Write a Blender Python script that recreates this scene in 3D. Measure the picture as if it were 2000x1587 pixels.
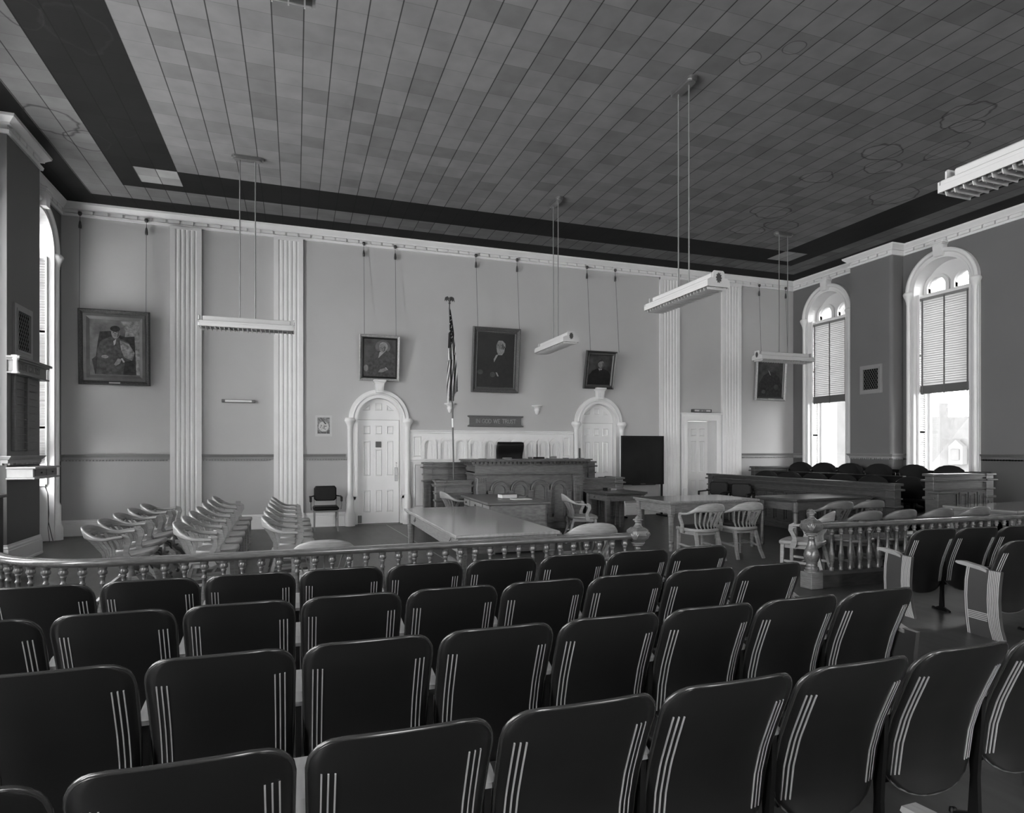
import bpy, math, random
from mathutils import Matrix, Vector
from mathutils.geometry import tessellate_polygon
random.seed(7)
PI = math.pi
S = bpy.context.scene
COL = S.collection
for o in list(bpy.data.objects):
    bpy.data.objects.remove(o)

# ------------------------------------------------------------------ camera
F_PX = 1220.0
cam_d = bpy.data.cameras.new('camera')
cam_d.sensor_fit = 'HORIZONTAL'
cam_d.sensor_width = 36.0
cam_d.lens = F_PX / 2000.0 * 36.0
cam_d.shift_y = (879.0 - 793.5) / 2000.0
cam_d.clip_start = 0.05
cam_d.clip_end = 500
cam = bpy.data.objects.new('camera', cam_d)
COL.objects.link(cam)
cam.location = (0, 0, 1.56)
cam.rotation_euler = (PI / 2, 0, -math.atan2(423.0, 1220.0))
S.camera = cam

# ------------------------------------------------------------------ look
S.view_settings.view_transform = 'Standard'
S.view_settings.look = 'None'
S.view_settings.gamma = 1.0
S.view_settings.use_curve_mapping = False
S.view_settings.exposure = 0.38
S.cycles.use_denoising = True
S.cycles.max_bounces = 10
S.cycles.diffuse_bounces = 6
S.cycles.glossy_bounces = 4
S.cycles.transparent_max_bounces = 12
S.cycles.sample_clamp_indirect = 6.0
S.cycles.caustics_reflective = False
S.cycles.caustics_refractive = False

# ------------------------------------------------------------------ world: overcast sky, much brighter on the sunny (left, -X) side
SKY_LEFT, SKY_RIGHT, SKY_SUN, SKY_REAR = 13.5, 7.5, 9.0, 7.0
GROUND_LEFT, GROUND_RIGHT = 1.3, 0.05
world = bpy.data.worlds.new('sky')
S.world = world
world.use_nodes = True
wt = world.node_tree
wt.nodes.clear()
wo = wt.nodes.new('ShaderNodeOutputWorld')
bg = wt.nodes.new('ShaderNodeBackground')
tc = wt.nodes.new('ShaderNodeTexCoord')
sx = wt.nodes.new('ShaderNodeSeparateXYZ')
def wmath(op, *ins):
    n = wt.nodes.new('ShaderNodeMath'); n.operation = op
    for i, v in enumerate(ins):
        if isinstance(v, (int, float)): n.inputs[i].default_value = v
        else: wt.links.new(v, n.inputs[i])
    return n.outputs[0]
def wrange(v, a, b, c, d):
    n = wt.nodes.new('ShaderNodeMapRange'); n.interpolation_type = 'SMOOTHSTEP'
    for k, q in zip(('From Min', 'From Max', 'To Min', 'To Max'), (a, b, c, d)): n.inputs[k].default_value = q
    wt.links.new(v, n.inputs['Value']); return n.outputs[0]
wt.links.new(tc.outputs['Generated'], sx.inputs[0])
dt = wt.nodes.new('ShaderNodeVectorMath'); dt.operation = 'DOT_PRODUCT'
dt.inputs[1].default_value = Vector((-.80, -.56, .22)).normalized()
wt.links.new(tc.outputs['Generated'], dt.inputs[0])
lobe = wrange(dt.outputs['Value'], 0.15, 1.0, 0.0, SKY_SUN)            # bright hazy sky around the veiled sun
side = wrange(sx.outputs['X'], -0.6, 0.1, SKY_LEFT, SKY_RIGHT)         # open sky left, duller sky right
grd_l = wrange(sx.outputs['Z'], -0.25, 0.03, GROUND_LEFT, 1.0)         # the ground is darker than the sky
grd_r = wrange(sx.outputs['Z'], -0.25, 0.03, GROUND_RIGHT, 1.0)
isr = wrange(sx.outputs['X'], -0.1, 0.1, 0.0, 1.0)
gr = wmath('ADD', wmath('MULTIPLY', grd_r, isr), wmath('MULTIPLY', grd_l, wmath('SUBTRACT', 1.0, isr)))
bg.inputs['Color'].default_value = (1, 1, 1, 1)
rear = wmath('MULTIPLY', wrange(wmath('MULTIPLY', sx.outputs['Y'], -1.0), 0.6, 0.9, 0.0, SKY_REAR), wrange(sx.outputs['Z'], -0.05, 0.05, 0.3, 1.0))   # bright open street side behind the camera
wt.links.new(wmath('ADD', wmath('MULTIPLY', wmath('ADD', lobe, side), gr), rear), bg.inputs['Strength'])
wt.links.new(bg.outputs[0], wo.inputs[0])

# room dimensions (metres; camera stands at x=0, y=0)
XL, XR, YB, YF, ZC = -4.0, 12.59, 13.33, -4.5, 6.04
WIN_R = 0.58          # half width of a window opening
WIN_SP = 4.94         # springing height
WIN_SILL = 0.95
LEFT_WIN = [12.17, 9.245, 6.1, 3.2, 0.3]
RIGHT_WIN = [12.17, 9.245, 6.1]
REAR_WIN = [1.0, 4.6, 8.2]

def portal(name, x, y, side):
    l = bpy.data.lights.new(name, 'AREA')
    l.shape = 'RECTANGLE'
    l.size = 4.6
    l.size_y = 1.2
    l.cycles.is_portal = True
    o = bpy.data.objects.new(name, l)
    COL.objects.link(o)
    o.location = (x, y, 3.25)
    # area light shines along local -Z ; local X -> world Z
    d = Vector((side, 0, 0))
    zx = Vector((0, 0, 1))
    yx = (-d).cross(zx)
    o.matrix_world = Matrix.Translation((x, y, 3.25)) @ Matrix((zx, yx, -d)).transposed().to_4x4()
for y in LEFT_WIN:
    portal('window_daylight', XL - 0.42, y, 1)
for y in RIGHT_WIN:
    portal('window_daylight', XR + 0.42, y, -1)

for x in REAR_WIN:
    l = bpy.data.lights.new('window_daylight', 'AREA'); l.shape = 'RECTANGLE'; l.size = 1.2; l.size_y = 4.6; l.cycles.is_portal = True
    o = bpy.data.objects.new('window_daylight', l); COL.objects.link(o)
    o.location = (x, YF - .42, 3.25); o.rotation_euler = (-PI / 2, 0, 0)

# ------------------------------------------------------------------ materials (black and white picture: all greys)
MATS = {}
def mat(name, g, rough=0.5, spec=0.5, noise=0.0, scale=6.0, stretch=(1, 1, 1), bump=0.0, bscale=None, metal=0.0, coat=0.0):
    m = bpy.data.materials.new(name)
    m.use_nodes = True
    nt = m.node_tree
    b = nt.nodes['Principled BSDF']
    b.inputs['Base Color'].default_value = (g, g, g, 1)
    b.inputs['Roughness'].default_value = rough
    b.inputs['Specular IOR Level'].default_value = spec
    b.inputs['Metallic'].default_value = metal
    b.inputs['Coat Weight'].default_value = coat
    b.inputs['Coat Roughness'].default_value = 0.12
    t = nt.nodes.new('ShaderNodeTexCoord')
    mp = nt.nodes.new('ShaderNodeMapping')
    mp.inputs['Scale'].default_value = stretch
    n = nt.nodes.new('ShaderNodeTexNoise')
    n.inputs['Scale'].default_value = scale
    n.inputs['Detail'].default_value = 5
    nt.links.new(t.outputs['Object'], mp.inputs[0])
    nt.links.new(mp.outputs[0], n.inputs['Vector'])
    r = nt.nodes.new('ShaderNodeMapRange')
    r.inputs['From Min'].default_value = 0.3
    r.inputs['From Max'].default_value = 0.7
    r.inputs['To Min'].default_value = g * (1 - noise)
    r.inputs['To Max'].default_value = g * (1 + noise)
    nt.links.new(n.outputs['Fac'], r.inputs['Value'])
    nt.links.new(r.outputs[0], b.inputs['Base Color'])
    if bump > 0:
        n2 = nt.nodes.new('ShaderNodeTexNoise')
        n2.inputs['Scale'].default_value = bscale or scale * 4
        nt.links.new(mp.outputs[0], n2.inputs['Vector'])
        bp = nt.nodes.new('ShaderNodeBump')
        bp.inputs['Strength'].default_value = bump
        bp.inputs['Distance'].default_value = 0.01
        nt.links.new(n2.outputs['Fac'], bp.inputs['Height'])
        nt.links.new(bp.outputs[0], b.inputs['Normal'])
    MATS[name] = m
    return m

M_LAMP = mat('lamp_enamel', 0.50, 0.35, 0.5, 0.02, 3)
M_TRIM = mat('white_paint', 0.74, 0.32, 0.5, 0.03, 3)
M_WHITE = mat('white_enamel', 0.80, 0.35, 0.5, 0.02, 3)
M_OAK = mat('oak_wood', 0.17, 0.33, 0.5, 0.28, 9, (1, 1, 7))
M_OAKTOP = mat('oak_table_top', 0.20, 0.16, 0.55, 0.2, 5, (9, 1, 4), coat=0.25)
M_BENCH = mat('bench_oak', 0.10, 0.32, 0.5, 0.3, 8, (1, 1, 5))
M_DARKOAK = mat('dark_oak', 0.055, 0.28, 0.5, 0.3, 8, (1, 1, 5))
M_RAIL = mat('rail_oak', 0.11, 0.22, 0.6, 0.3, 10, (1, 6, 6), coat=0.3)
M_SEATB = mat('dark_seat_enamel', 0.013, 0.30, 0.4, 0.15, 3)
M_SEATRIM = mat('seat_rim_metal', 0.035, 0.2, 0.7, 0.1, 3)
M_STRIPE = mat('stripe_paint', 0.42, 0.4, 0.4, 0.05, 20)
M_SIDE = mat('seat_side_panel', 0.05, 0.4, 0.4, 0.1, 5)
M_ARM = mat('pale_armrest_wood', 0.27, 0.35, 0.5, 0.12, 10, (6, 1, 1))
M_BLACK = mat('black_leather', 0.007, 0.42, 0.2, 0.2, 20, bump=0.1)
M_DARKW = mat('black_stained_wood', 0.005, 0.4, 0.3, 0.2, 5)
M_JUROR = mat('juror_chair_black', 0.004, 0.45, 0.10, 0.2, 5)
M_METALD = mat('dark_metal', 0.05, 0.35, 0.5, 0.1, 5)
M_METAL = mat('brushed_metal', 0.30, 0.35, 0.5, 0.1, 5, metal=0.9)
M_GREYMETAL = mat('grey_steel_paint', 0.16, 0.4, 0.5, 0.05, 5)
M_BOARD = mat('blackboard_slate', 0.010, 0.55, 0.15, 0.45, 1.6)
M_FRAMED = mat('dark_gilt_frame', 0.045, 0.4, 0.6, 0.7, 55, bump=0.6)
M_FRAMEG = mat('gilt_frame', 0.09, 0.35, 0.6, 0.5, 60, bump=0.6)
M_FRAMEL = mat('bright_gilt_frame', 0.40, 0.3, 0.6, 0.2, 30, bump=0.2)
M_PAPER = mat('paper', 0.55, 0.7, 0.2, 0.03, 10)
M_INK = mat('printed_grey', 0.12, 0.7, 0.2, 0.5, 60)
M_SIGN = mat('sign_wood', 0.11, 0.5, 0.4, 0.15, 12, (1, 1, 6))
M_LETTER = mat('sign_letter', 0.33, 0.5, 0.3)
M_LETTERD = mat('relief_letter', 0.20, 0.5, 0.3)
M_WIRE = mat('picture_wire', 0.10, 0.5, 0.3)
M_VOID = mat('dark_void', 0.004, 0.8, 0.1)
M_BLIND = mat('blind_slat', 0.60, 0.5, 0.3, 0.03, 5)
M_TAPE = mat('blind_tape', 0.16, 0.7, 0.2)
M_BRICKW = mat('outside_pale_brick', 0.05, 0.8, 0.2, 0.12, 3)
M_ROOFW = mat('outside_roof', 0.042, 0.8, 0.2, 0.15, 2)
M_FARW = mat('outside_far_city', 0.06, 0.8, 0.2, 0.06, 0.4)
M_FLAGD = mat('flag_dark', 0.02, 0.8, 0.2)
M_FLAGW = mat('flag_white', 0.55, 0.8, 0.2)
M_FLAGR = mat('flag_stripe', 0.05, 0.8, 0.2)
M_SKIN = mat('painted_skin', 0.20, 0.6, 0.3, 0.25, 25)
M_SKIND = mat('painted_skin_dark', 0.07, 0.6, 0.3, 0.3, 25)
M_HAIRW = mat('painted_white_hair', 0.26, 0.6, 0.3, 0.3, 40)
M_SUIT = mat('painted_suit', 0.022, 0.5, 0.3, 0.6, 18)
M_SUITL = mat('painted_grey_suit', 0.055, 0.5, 0.3, 0.5, 18)
M_SUITB = mat('painted_black_suit', 0.008, 0.4, 0.4, 0.6, 12)
M_SHIRT = mat('painted_shirt', 0.33, 0.6, 0.3)
M_CVA = mat('canvas_brown', 0.10, 0.45, 0.4, 0.6, 5)
M_CVB = mat('canvas_grey', 0.04, 0.45, 0.4, 0.7, 6)
M_CVC = mat('canvas_black', 0.009, 0.4, 0.4, 0.4, 4)
M_CVL = mat('canvas_light_patch', 0.19, 0.5, 0.4, 0.6, 16)

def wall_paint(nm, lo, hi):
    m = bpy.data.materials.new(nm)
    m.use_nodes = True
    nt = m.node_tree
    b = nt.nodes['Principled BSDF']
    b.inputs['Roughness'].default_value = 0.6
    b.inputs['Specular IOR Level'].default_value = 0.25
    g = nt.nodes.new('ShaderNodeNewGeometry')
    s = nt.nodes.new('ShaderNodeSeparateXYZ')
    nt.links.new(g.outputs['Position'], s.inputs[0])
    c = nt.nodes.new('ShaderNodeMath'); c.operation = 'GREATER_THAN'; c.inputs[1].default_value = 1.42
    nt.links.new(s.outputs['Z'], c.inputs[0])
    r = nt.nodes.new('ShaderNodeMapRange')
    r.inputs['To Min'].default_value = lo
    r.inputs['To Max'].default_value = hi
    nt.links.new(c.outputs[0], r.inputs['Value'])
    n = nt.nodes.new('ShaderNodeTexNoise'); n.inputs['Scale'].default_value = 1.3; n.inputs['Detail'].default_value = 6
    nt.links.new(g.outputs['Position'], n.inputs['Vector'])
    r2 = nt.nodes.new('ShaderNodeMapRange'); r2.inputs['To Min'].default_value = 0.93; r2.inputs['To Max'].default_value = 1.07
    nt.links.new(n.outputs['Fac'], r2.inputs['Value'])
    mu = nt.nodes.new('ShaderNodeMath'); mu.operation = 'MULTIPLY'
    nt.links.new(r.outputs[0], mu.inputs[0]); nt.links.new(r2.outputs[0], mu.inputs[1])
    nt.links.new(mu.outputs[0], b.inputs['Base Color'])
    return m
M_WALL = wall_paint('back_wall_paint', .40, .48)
M_WALLS = wall_paint('side_wall_shade_tone', .10, .16)  # darker than the back wall: dimmer light on the sides put into the colour

def blind_mat():
    m = mat('blind_slat_pale', 0.60, 0.5, 0.3, 0.03, 5)
    nt = m.node_tree
    tr = nt.nodes.new('ShaderNodeBsdfTranslucent'); tr.inputs['Color'].default_value = (.6, .6, .6, 1)
    mx = nt.nodes.new('ShaderNodeMixShader'); mx.inputs[0].default_value = .22
    nt.links.new(nt.nodes['Principled BSDF'].outputs[0], mx.inputs[1]); nt.links.new(tr.outputs[0], mx.inputs[2])
    nt.links.new(mx.outputs[0], nt.nodes['Material Output'].inputs['Surface'])
    return m
M_BLIND = blind_mat()

# ceiling: one foot tiles, dark painted border bands, water stains
CX0, CX1, CY1 = -1.80, 10.435, 11.27       # inner field of the ceiling
TILE = 0.3137
STAINS = [(-3.15, 10.1, .36, .42), (-2.85, 10.55, .30, .36), (-2.27, 10.0, .20, .28), (-2.65, 7.65, .22, .3), (-2.2, 7.8, .35, .45),
          (4.92, 5.87, .13, .13), (5.25, 5.55, .13, .13), (8.46, 5.9, .32, .34), (8.80, 6.1, .25, .2), (8.35, 7.05, .34, .30),
          (8.76, 7.40, .32, .26), (8.1, 8.05, .28, .22), (10.0, 8.25, .42, .40), (8.43, 9.5, .42, .30), (8.69, 10.44, .42, .25),
          (9.14, 10.0, .38, .25), (9.2, 6.7, .2, .35)]
def ceiling_mat(name, base, dark):
    m = bpy.data.materials.new(name)
    m.use_nodes = True
    nt = m.node_tree
    L = nt.links.new
    def N(t, **k):
        n = nt.nodes.new(t)
        for a, v in k.items():
            setattr(n, a, v)
        return n
    b = nt.nodes['Principled BSDF']
    b.inputs['Roughness'].default_value = 0.75
    b.inputs['Specular IOR Level'].default_value = 0.2
    t = N('ShaderNodeTexCoord')
    mp = N('ShaderNodeMapping')
    mp.inputs['Location'].default_value = (-CX0 / TILE, -CY1 / TILE, 0)
    mp.inputs['Scale'].default_value = (1 / TILE, 1 / TILE, 1)
    L(t.outputs['Object'], mp.inputs[0])
    # strong joints along Y (x = const), faint joints across
    s = N('ShaderNodeSeparateXYZ'); L(mp.outputs[0], s.inputs[0])
    def joint(out, w):
        f = N('ShaderNodeMath', operation='FRACT'); L(out, f.inputs[0])
        a = N('ShaderNodeMath', operation='SUBTRACT'); a.inputs[1].default_value = 0.5; L(f.outputs[0], a.inputs[0])
        c = N('ShaderNodeMath', operation='ABSOLUTE'); L(a.outputs[0], c.inputs[0])
        d = N('ShaderNodeMath', operation='GREATER_THAN'); d.inputs[1].default_value = 0.5 - w; L(c.outputs[0], d.inputs[0])
        return d
    jx = joint(s.outputs['X'], 0.022)
    jy = joint(s.outputs['Y'], 0.012)
    fl = N('ShaderNodeVectorMath', operation='FLOOR'); L(mp.outputs[0], fl.inputs[0])
    wn = N('ShaderNodeTexWhiteNoise'); wn.noise_dimensions = '3D'; L(fl.outputs[0], wn.inputs['Vector'])
    pw = N('ShaderNodeMath', operation='POWER'); pw.inputs[1].default_value = 2.2; L(wn.outputs['Value'], pw.inputs[0])
    r = N('ShaderNodeMapRange'); r.inputs['To Min'].default_value = base * 1.12; r.inputs['To Max'].default_value = base * 0.80
    L(pw.outputs[0], r.inputs['Value'])
    n = N('ShaderNodeTexNoise'); n.inputs['Scale'].default_value = 3.5; n.inputs['Detail'].default_value = 6; L(t.outputs['Object'], n.inputs['Vector'])
    r2 = N('ShaderNodeMapRange'); r2.inputs['From Min'].default_value = .3; r2.inputs['From Max'].default_value = .7
    r2.inputs['To Min'].default_value = 0.9; r2.inputs['To Max'].default_value = 1.1; L(n.outputs['Fac'], r2.inputs['Value'])
    col = N('ShaderNodeMath', operation='MULTIPLY'); L(r.outputs[0], col.inputs[0]); L(r2.outputs[0], col.inputs[1])
    cur = col.outputs[0]
    # stains
    nz = N('ShaderNodeTexNoise'); nz.inputs['Scale'].default_value = 2.6; nz.inputs['Detail'].default_value = 2; L(t.outputs['Object'], nz.inputs['Vector'])
    so = N('ShaderNodeSeparateXYZ'); L(t.outputs['Object'], so.inputs[0])
    for (cx, cy, rx, ry) in STAINS:
        ax = N('ShaderNodeMath', operation='SUBTRACT'); ax.inputs[1].default_value = cx; L(so.outputs['X'], ax.inputs[0])
        bx = N('ShaderNodeMath', operation='DIVIDE'); bx.inputs[1].default_value = rx; L(ax.outputs[0], bx.inputs[0])
        ay = N('ShaderNodeMath', operation='SUBTRACT'); ay.inputs[1].default_value = cy; L(so.outputs['Y'], ay.inputs[0])
        by = N('ShaderNodeMath', operation='DIVIDE'); by.inputs[1].default_value = ry; L(ay.outputs[0], by.inputs[0])
        cb = N('ShaderNodeCombineXYZ'); L(bx.outputs[0], cb.inputs[0]); L(by.outputs[0], cb.inputs[1])
        ln = N('ShaderNodeVectorMath', operation='LENGTH'); L(cb.outputs[0], ln.inputs[0])
        ad = N('ShaderNodeMath', operation='MULTIPLY_ADD'); ad.inputs[1].default_value = 0.9; ad.inputs[2].default_value = 0.0
        L(nz.outputs['Fac'], ad.inputs[0])
        sm = N('ShaderNodeMath', operation='ADD'); L(ln.outputs['Value'], sm.inputs[0]); L(ad.outputs[0], sm.inputs[1])
        cr = N('ShaderNodeValToRGB')
        e = cr.color_ramp.elements
        v = lambda x: x / 2.0
        e[0].position = v(0.0); e[0].color = (1, 1, 1, 1)
        e[1].position = 1.0; e[1].color = (1, 1, 1, 1)
        lo = 0.35 if not dark else 1.8
        for p, c in ((v(1.27), 1.08), (v(1.35), lo), (v(1.41), 0.98 if not dark else 1.0)):
            q = e.new(p); q.color = (c, c, c, 1)
        hv = N('ShaderNodeMath', operation='MULTIPLY'); hv.inputs[1].default_value = 0.5; L(sm.outputs[0], hv.inputs[0])
        L(hv.outputs[0], cr.inputs[0])
        mm = N('ShaderNodeMath', operation='MULTIPLY'); L(cur, mm.inputs[0]); L(cr.outputs[0], mm.inputs[1])
        cur = mm.outputs[0]
    mx = N('ShaderNodeMapRange'); mx.inputs['To Min'].default_value = 1.0; mx.inputs['To Max'].default_value = 0.22; L(jx.outputs[0], mx.inputs['Value'])
    my = N('ShaderNodeMapRange'); my.inputs['To Min'].default_value = 1.0; my.inputs['To Max'].default_value = 0.72; L(jy.outputs[0], my.inputs['Value'])
    a1 = N('ShaderNodeMath', operation='MULTIPLY'); L(cur, a1.inputs[0]); L(mx.outputs[0], a1.inputs[1])
    a2 = N('ShaderNodeMath', operation='MULTIPLY'); L(a1.outputs[0], a2.inputs[0]); L(my.outputs[0], a2.inputs[1])
    L(a2.outputs[0], b.inputs['Base Color'])
    return m
M_CEIL = ceiling_mat('ceiling_tile', 0.165, False)
M_CEILB = ceiling_mat('ceiling_border_tile', 0.125, False)
M_CEILD = ceiling_mat('ceiling_dark_paint', 0.007, True)
M_CEILW = ceiling_mat('ceiling_corner_tile', 0.28, False)

def floor_mat():
    m = mat('floor_linoleum', 0.045, 0.38, 0.4, 0.3, 2.0, (5, 1, 1))
    return m
M_FLOOR = floor_mat()

def glass_mat():
    m = bpy.data.materials.new('window_glass')
    m.use_nodes = True
    nt = m.node_tree
    nt.nodes.clear()
    out = nt.nodes.new('ShaderNodeOutputMaterial')
    mix = nt.nodes.new('ShaderNodeMixShader')
    tr = nt.nodes.new('ShaderNodeBsdfTransparent')
    gl = nt.nodes.new('ShaderNodeBsdfGlossy')
    gl.inputs['Roughness'].default_value = 0.02
    mix.inputs[0].default_value = 0.06
    nt.links.new(tr.outputs[0], mix.inputs[1]); nt.links.new(gl.outputs[0], mix.inputs[2])
    nt.links.new(mix.outputs[0], out.inputs[0])
    return m
M_GLASS = glass_mat()

# ------------------------------------------------------------------ mesh builder
I4 = Matrix.Identity(4)
def T(x=0, y=0, z=0, rz=0.0, rx=0.0, ry=0.0):
    return Matrix.Translation((x, y, z)) @ Matrix.Rotation(rz, 4, 'Z') @ Matrix.Rotation(ry, 4, 'Y') @ Matrix.Rotation(rx, 4, 'X')

class MB:
    def __init__(s):
        s.v = []; s.f = []; s.mi = []; s.sm = []
    def add(s, vs, fs, mi=0, sm=False, M=None):
        b = len(s.v)
        for p in vs:
            p = Vector(p)
            if M is not None:
                p = M @ p
            s.v.append(p)
        for f in fs:
            s.f.append([b + i for i in f]); s.mi.append(mi); s.sm.append(sm)
        return s
    def box(s, x0, x1, y0, y1, z0, z1, bev=0.0, mi=0, M=None):
        if x1 < x0: x0, x1 = x1, x0
        if y1 < y0: y0, y1 = y1, y0
        if z1 < z0: z0, z1 = z1, z0
        c = ((x0 + x1) / 2, (y0 + y1) / 2, (z0 + z1) / 2)
        h = ((x1 - x0) / 2, (y1 - y0) / 2, (z1 - z0) / 2)
        if bev <= 0:
            vs = [(c[0] + i * h[0], c[1] + j * h[1], c[2] + k * h[2]) for i in (-1, 1) for j in (-1, 1) for k in (-1, 1)]
            fs = [(0, 1, 3, 2), (4, 6, 7, 5), (0, 4, 5, 1), (2, 3, 7, 6), (0, 2, 6, 4), (1, 5, 7, 3)]
            return s.add(vs, fs, mi, False, M)
        b = min(bev, h[0] * .99, h[1] * .99, h[2] * .99)
        vs = []; ix = {}
        for i in (-1, 1):
            for j in (-1, 1):
                for k in (-1, 1):
                    for a in range(3):
                        q = [h[0] - b, h[1] - b, h[2] - b]; q[a] = h[a]
                        ix[(i, j, k, a)] = len(vs)
                        vs.append((c[0] + i * q[0], c[1] + j * q[1], c[2] + k * q[2]))
        fs = []
        for g in (-1, 1):
            fs.append([ix[(g, j, k, 0)] for j, k in ((-1, -1), (1, -1), (1, 1), (-1, 1))][::g])
            fs.append([ix[(i, g, k, 1)] for i, k in ((-1, -1), (1, -1), (1, 1), (-1, 1))][::-g])
            fs.append([ix[(i, j, g, 2)] for i, j in ((-1, -1), (1, -1), (1, 1), (-1, 1))][::g])
        for i in (-1, 1):
            for j in (-1, 1):
                fs.append([ix[(i, j, -1, 0)], ix[(i, j, 1, 0)], ix[(i, j, 1, 1)], ix[(i, j, -1, 1)]])
                fs.append([ix[(i, -1, j, 0)], ix[(i, 1, j, 0)], ix[(i, 1, j, 2)], ix[(i, -1, j, 2)]])
                fs.append([ix[(-1, i, j, 1)], ix[(1, i, j, 1)], ix[(1, i, j, 2)], ix[(-1, i, j, 2)]])
                for k in (-1, 1):
                    fs.append([ix[(i, j, k, 0)], ix[(i, j, k, 1)], ix[(i, j, k, 2)]])
        return s.add(vs, fs, mi, False, M)
    def prism(s, poly, y0, y1, mi=0, M=None, sm=False):
        """poly: (x, z) points, extruded from y0 to y1"""
        n = len(poly)
        vs = [(p[0], y0, p[1]) for p in poly] + [(p[0], y1, p[1]) for p in poly]
        s.add(vs, [list(range(n)), list(range(2 * n - 1, n - 1, -1))], mi, False, M)
        b = len(s.v) - 2 * n
        for i in range(n):
            j = (i + 1) % n
            s.f.append([b + i, b + n + i, b + n + j, b + j]); s.mi.append(mi); s.sm.append(sm)
        return s
    def holed(s, outer, holes, y0, y1, mi=0, M=None):
        loops = [outer] + holes
        pts = [p for l in loops for p in l]
        tri = tessellate_polygon([[Vector((p[0], p[1], 0)) for p in l] for l in loops])
        n = len(pts)
        vs = [(p[0], y0, p[1]) for p in pts] + [(p[0], y1, p[1]) for p in pts]
        fs = [tuple(t) for t in tri] + [tuple(i + n for i in reversed(t)) for t in tri]
        k = 0
        for l in loops:
            m = len(l)
            for i in range(m):
                j = (i + 1) % m
                fs.append((k + i, k + j, k + j + n, k + i + n))
            k += m
        return s.add(vs, fs, mi, False, M)
    def lathe(s, prof, n=16, c=(0, 0), mi=0, M=None, a0=0.0, a1=2 * PI, sm=True, flute=0, fd=0.0):
        full = abs(a1 - a0 - 2 * PI) < 1e-6
        k = n if full else n + 1
        vs = []; fs = []
        for (r, z) in prof:
            for i in range(k):
                a = a0 + (a1 - a0) * i / n
                rr = r
                if flute:
                    rr = r - (fd if (i % 2) else 0)
                vs.append((c[0] + rr * math.cos(a), c[1] + rr * math.sin(a), z))
        for q in range(len(prof) - 1):
            for i in range(n):
                j = (i + 1) % k
                fs.append((q * k + i, q * k + j, (q + 1) * k + j, (q + 1) * k + i))
        s.add(vs, fs, mi, sm, M)
        if full:
            s.add([v for v in vs[:k]], [list(range(k))[::-1]], mi, False, M)
            s.add([v for v in vs[-k:]], [list(range(k))], mi, False, M)
        return s
    def loft(s, rings, mi=0, sm=True, M=None, closed=True, caps=True):
        n = len(rings[0])
        vs = [p for r in rings for p in r]
        fs = []
        for q in range(len(rings) - 1):
            for i in range(n if closed else n - 1):
                j = (i + 1) % n
                fs.append((q * n + i, q * n + j, (q + 1) * n + j, (q + 1) * n + i))
        s.add(vs, fs, mi, sm, M)
        if caps:
            s.add(rings[0], [list(range(n))[::-1]], mi, False, M)
            s.add(rings[-1], [list(range(n))], mi, False, M)
        return s
    def tube(s, path, r, n=8, mi=0, M=None, sq=False, sm=True):
        path = [Vector(p) for p in path]
        rr = r if isinstance(r, (list, tuple)) else [r] * len(path)
        rings = []
        up = None
        for i, p in enumerate(path):
            d = (path[min(i + 1, len(path) - 1)] - path[max(i - 1, 0)]).normalized()
            if up is None:
                up = Vector((0, 0, 1)) if abs(d.z) < 0.9 else Vector((1, 0, 0))
            a = d.cross(up).normalized(); up = a.cross(d).normalized()
            rad = rr[i]
            if sq:
                w, h = rad if isinstance(rad, tuple) else (rad, rad)
                rings.append([tuple(p + a * w * x + up * h * y) for x, y in ((-1, -1), (1, -1), (1, 1), (-1, 1))])
            else:
                rings.append([tuple(p + a * rad * math.cos(2 * PI * k / n) + up * rad * math.sin(2 * PI * k / n)) for k in range(n)])
        return s.loft(rings, mi, sm and not sq, M)
    def sweep(s, prof, path, mi=0, M=None, closed=False):
        """prof: (offset to the left of travel, z); path: xy points, mitred"""
        n = len(path)
        rings = []
        for i in range(n):
            p = Vector(path[i])
            d0 = (p - Vector(path[i - 1])).normalized() if i > 0 or closed else None
            d1 = (Vector(path[(i + 1) % n]) - p).normalized() if i < n - 1 or closed else None
            if d0 is None: d0 = d1
            if d1 is None: d1 = d0
            n0 = Vector((-d0.y, d0.x)); n1 = Vector((-d1.y, d1.x))
            m = (n0 + n1)
            m = m / max(m.dot(n0), 1e-6) if m.length > 1e-6 else n0
            rings.append([(p.x + m.x * o, p.y + m.y * o, z) for o, z in prof])
        if closed:
            rings.append(rings[0])
        return s.loft(rings, mi, False, M, True, not closed)
    def build(s, name, mats, parent=None, loc=None):
        me = bpy.data.meshes.new(name)
        me.from_pydata([tuple(v) for v in s.v], [], s.f)
        if not isinstance(mats, (list, tuple)):
            mats = [mats]
        for m in mats:
            me.materials.append(m)
        me.polygons.foreach_set('material_index', s.mi)
        me.polygons.foreach_set('use_smooth', s.sm)
        me.update()
        import bmesh
        bm = bmesh.new(); bm.from_mesh(me)
        bmesh.ops.recalc_face_normals(bm, faces=bm.faces)
        bm.to_mesh(me); bm.free()
        o = bpy.data.objects.new(name, me)
        COL.objects.link(o)
        if parent is not None:
            o.parent = parent
        if loc is not None:
            o.location = loc
        return o

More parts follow.
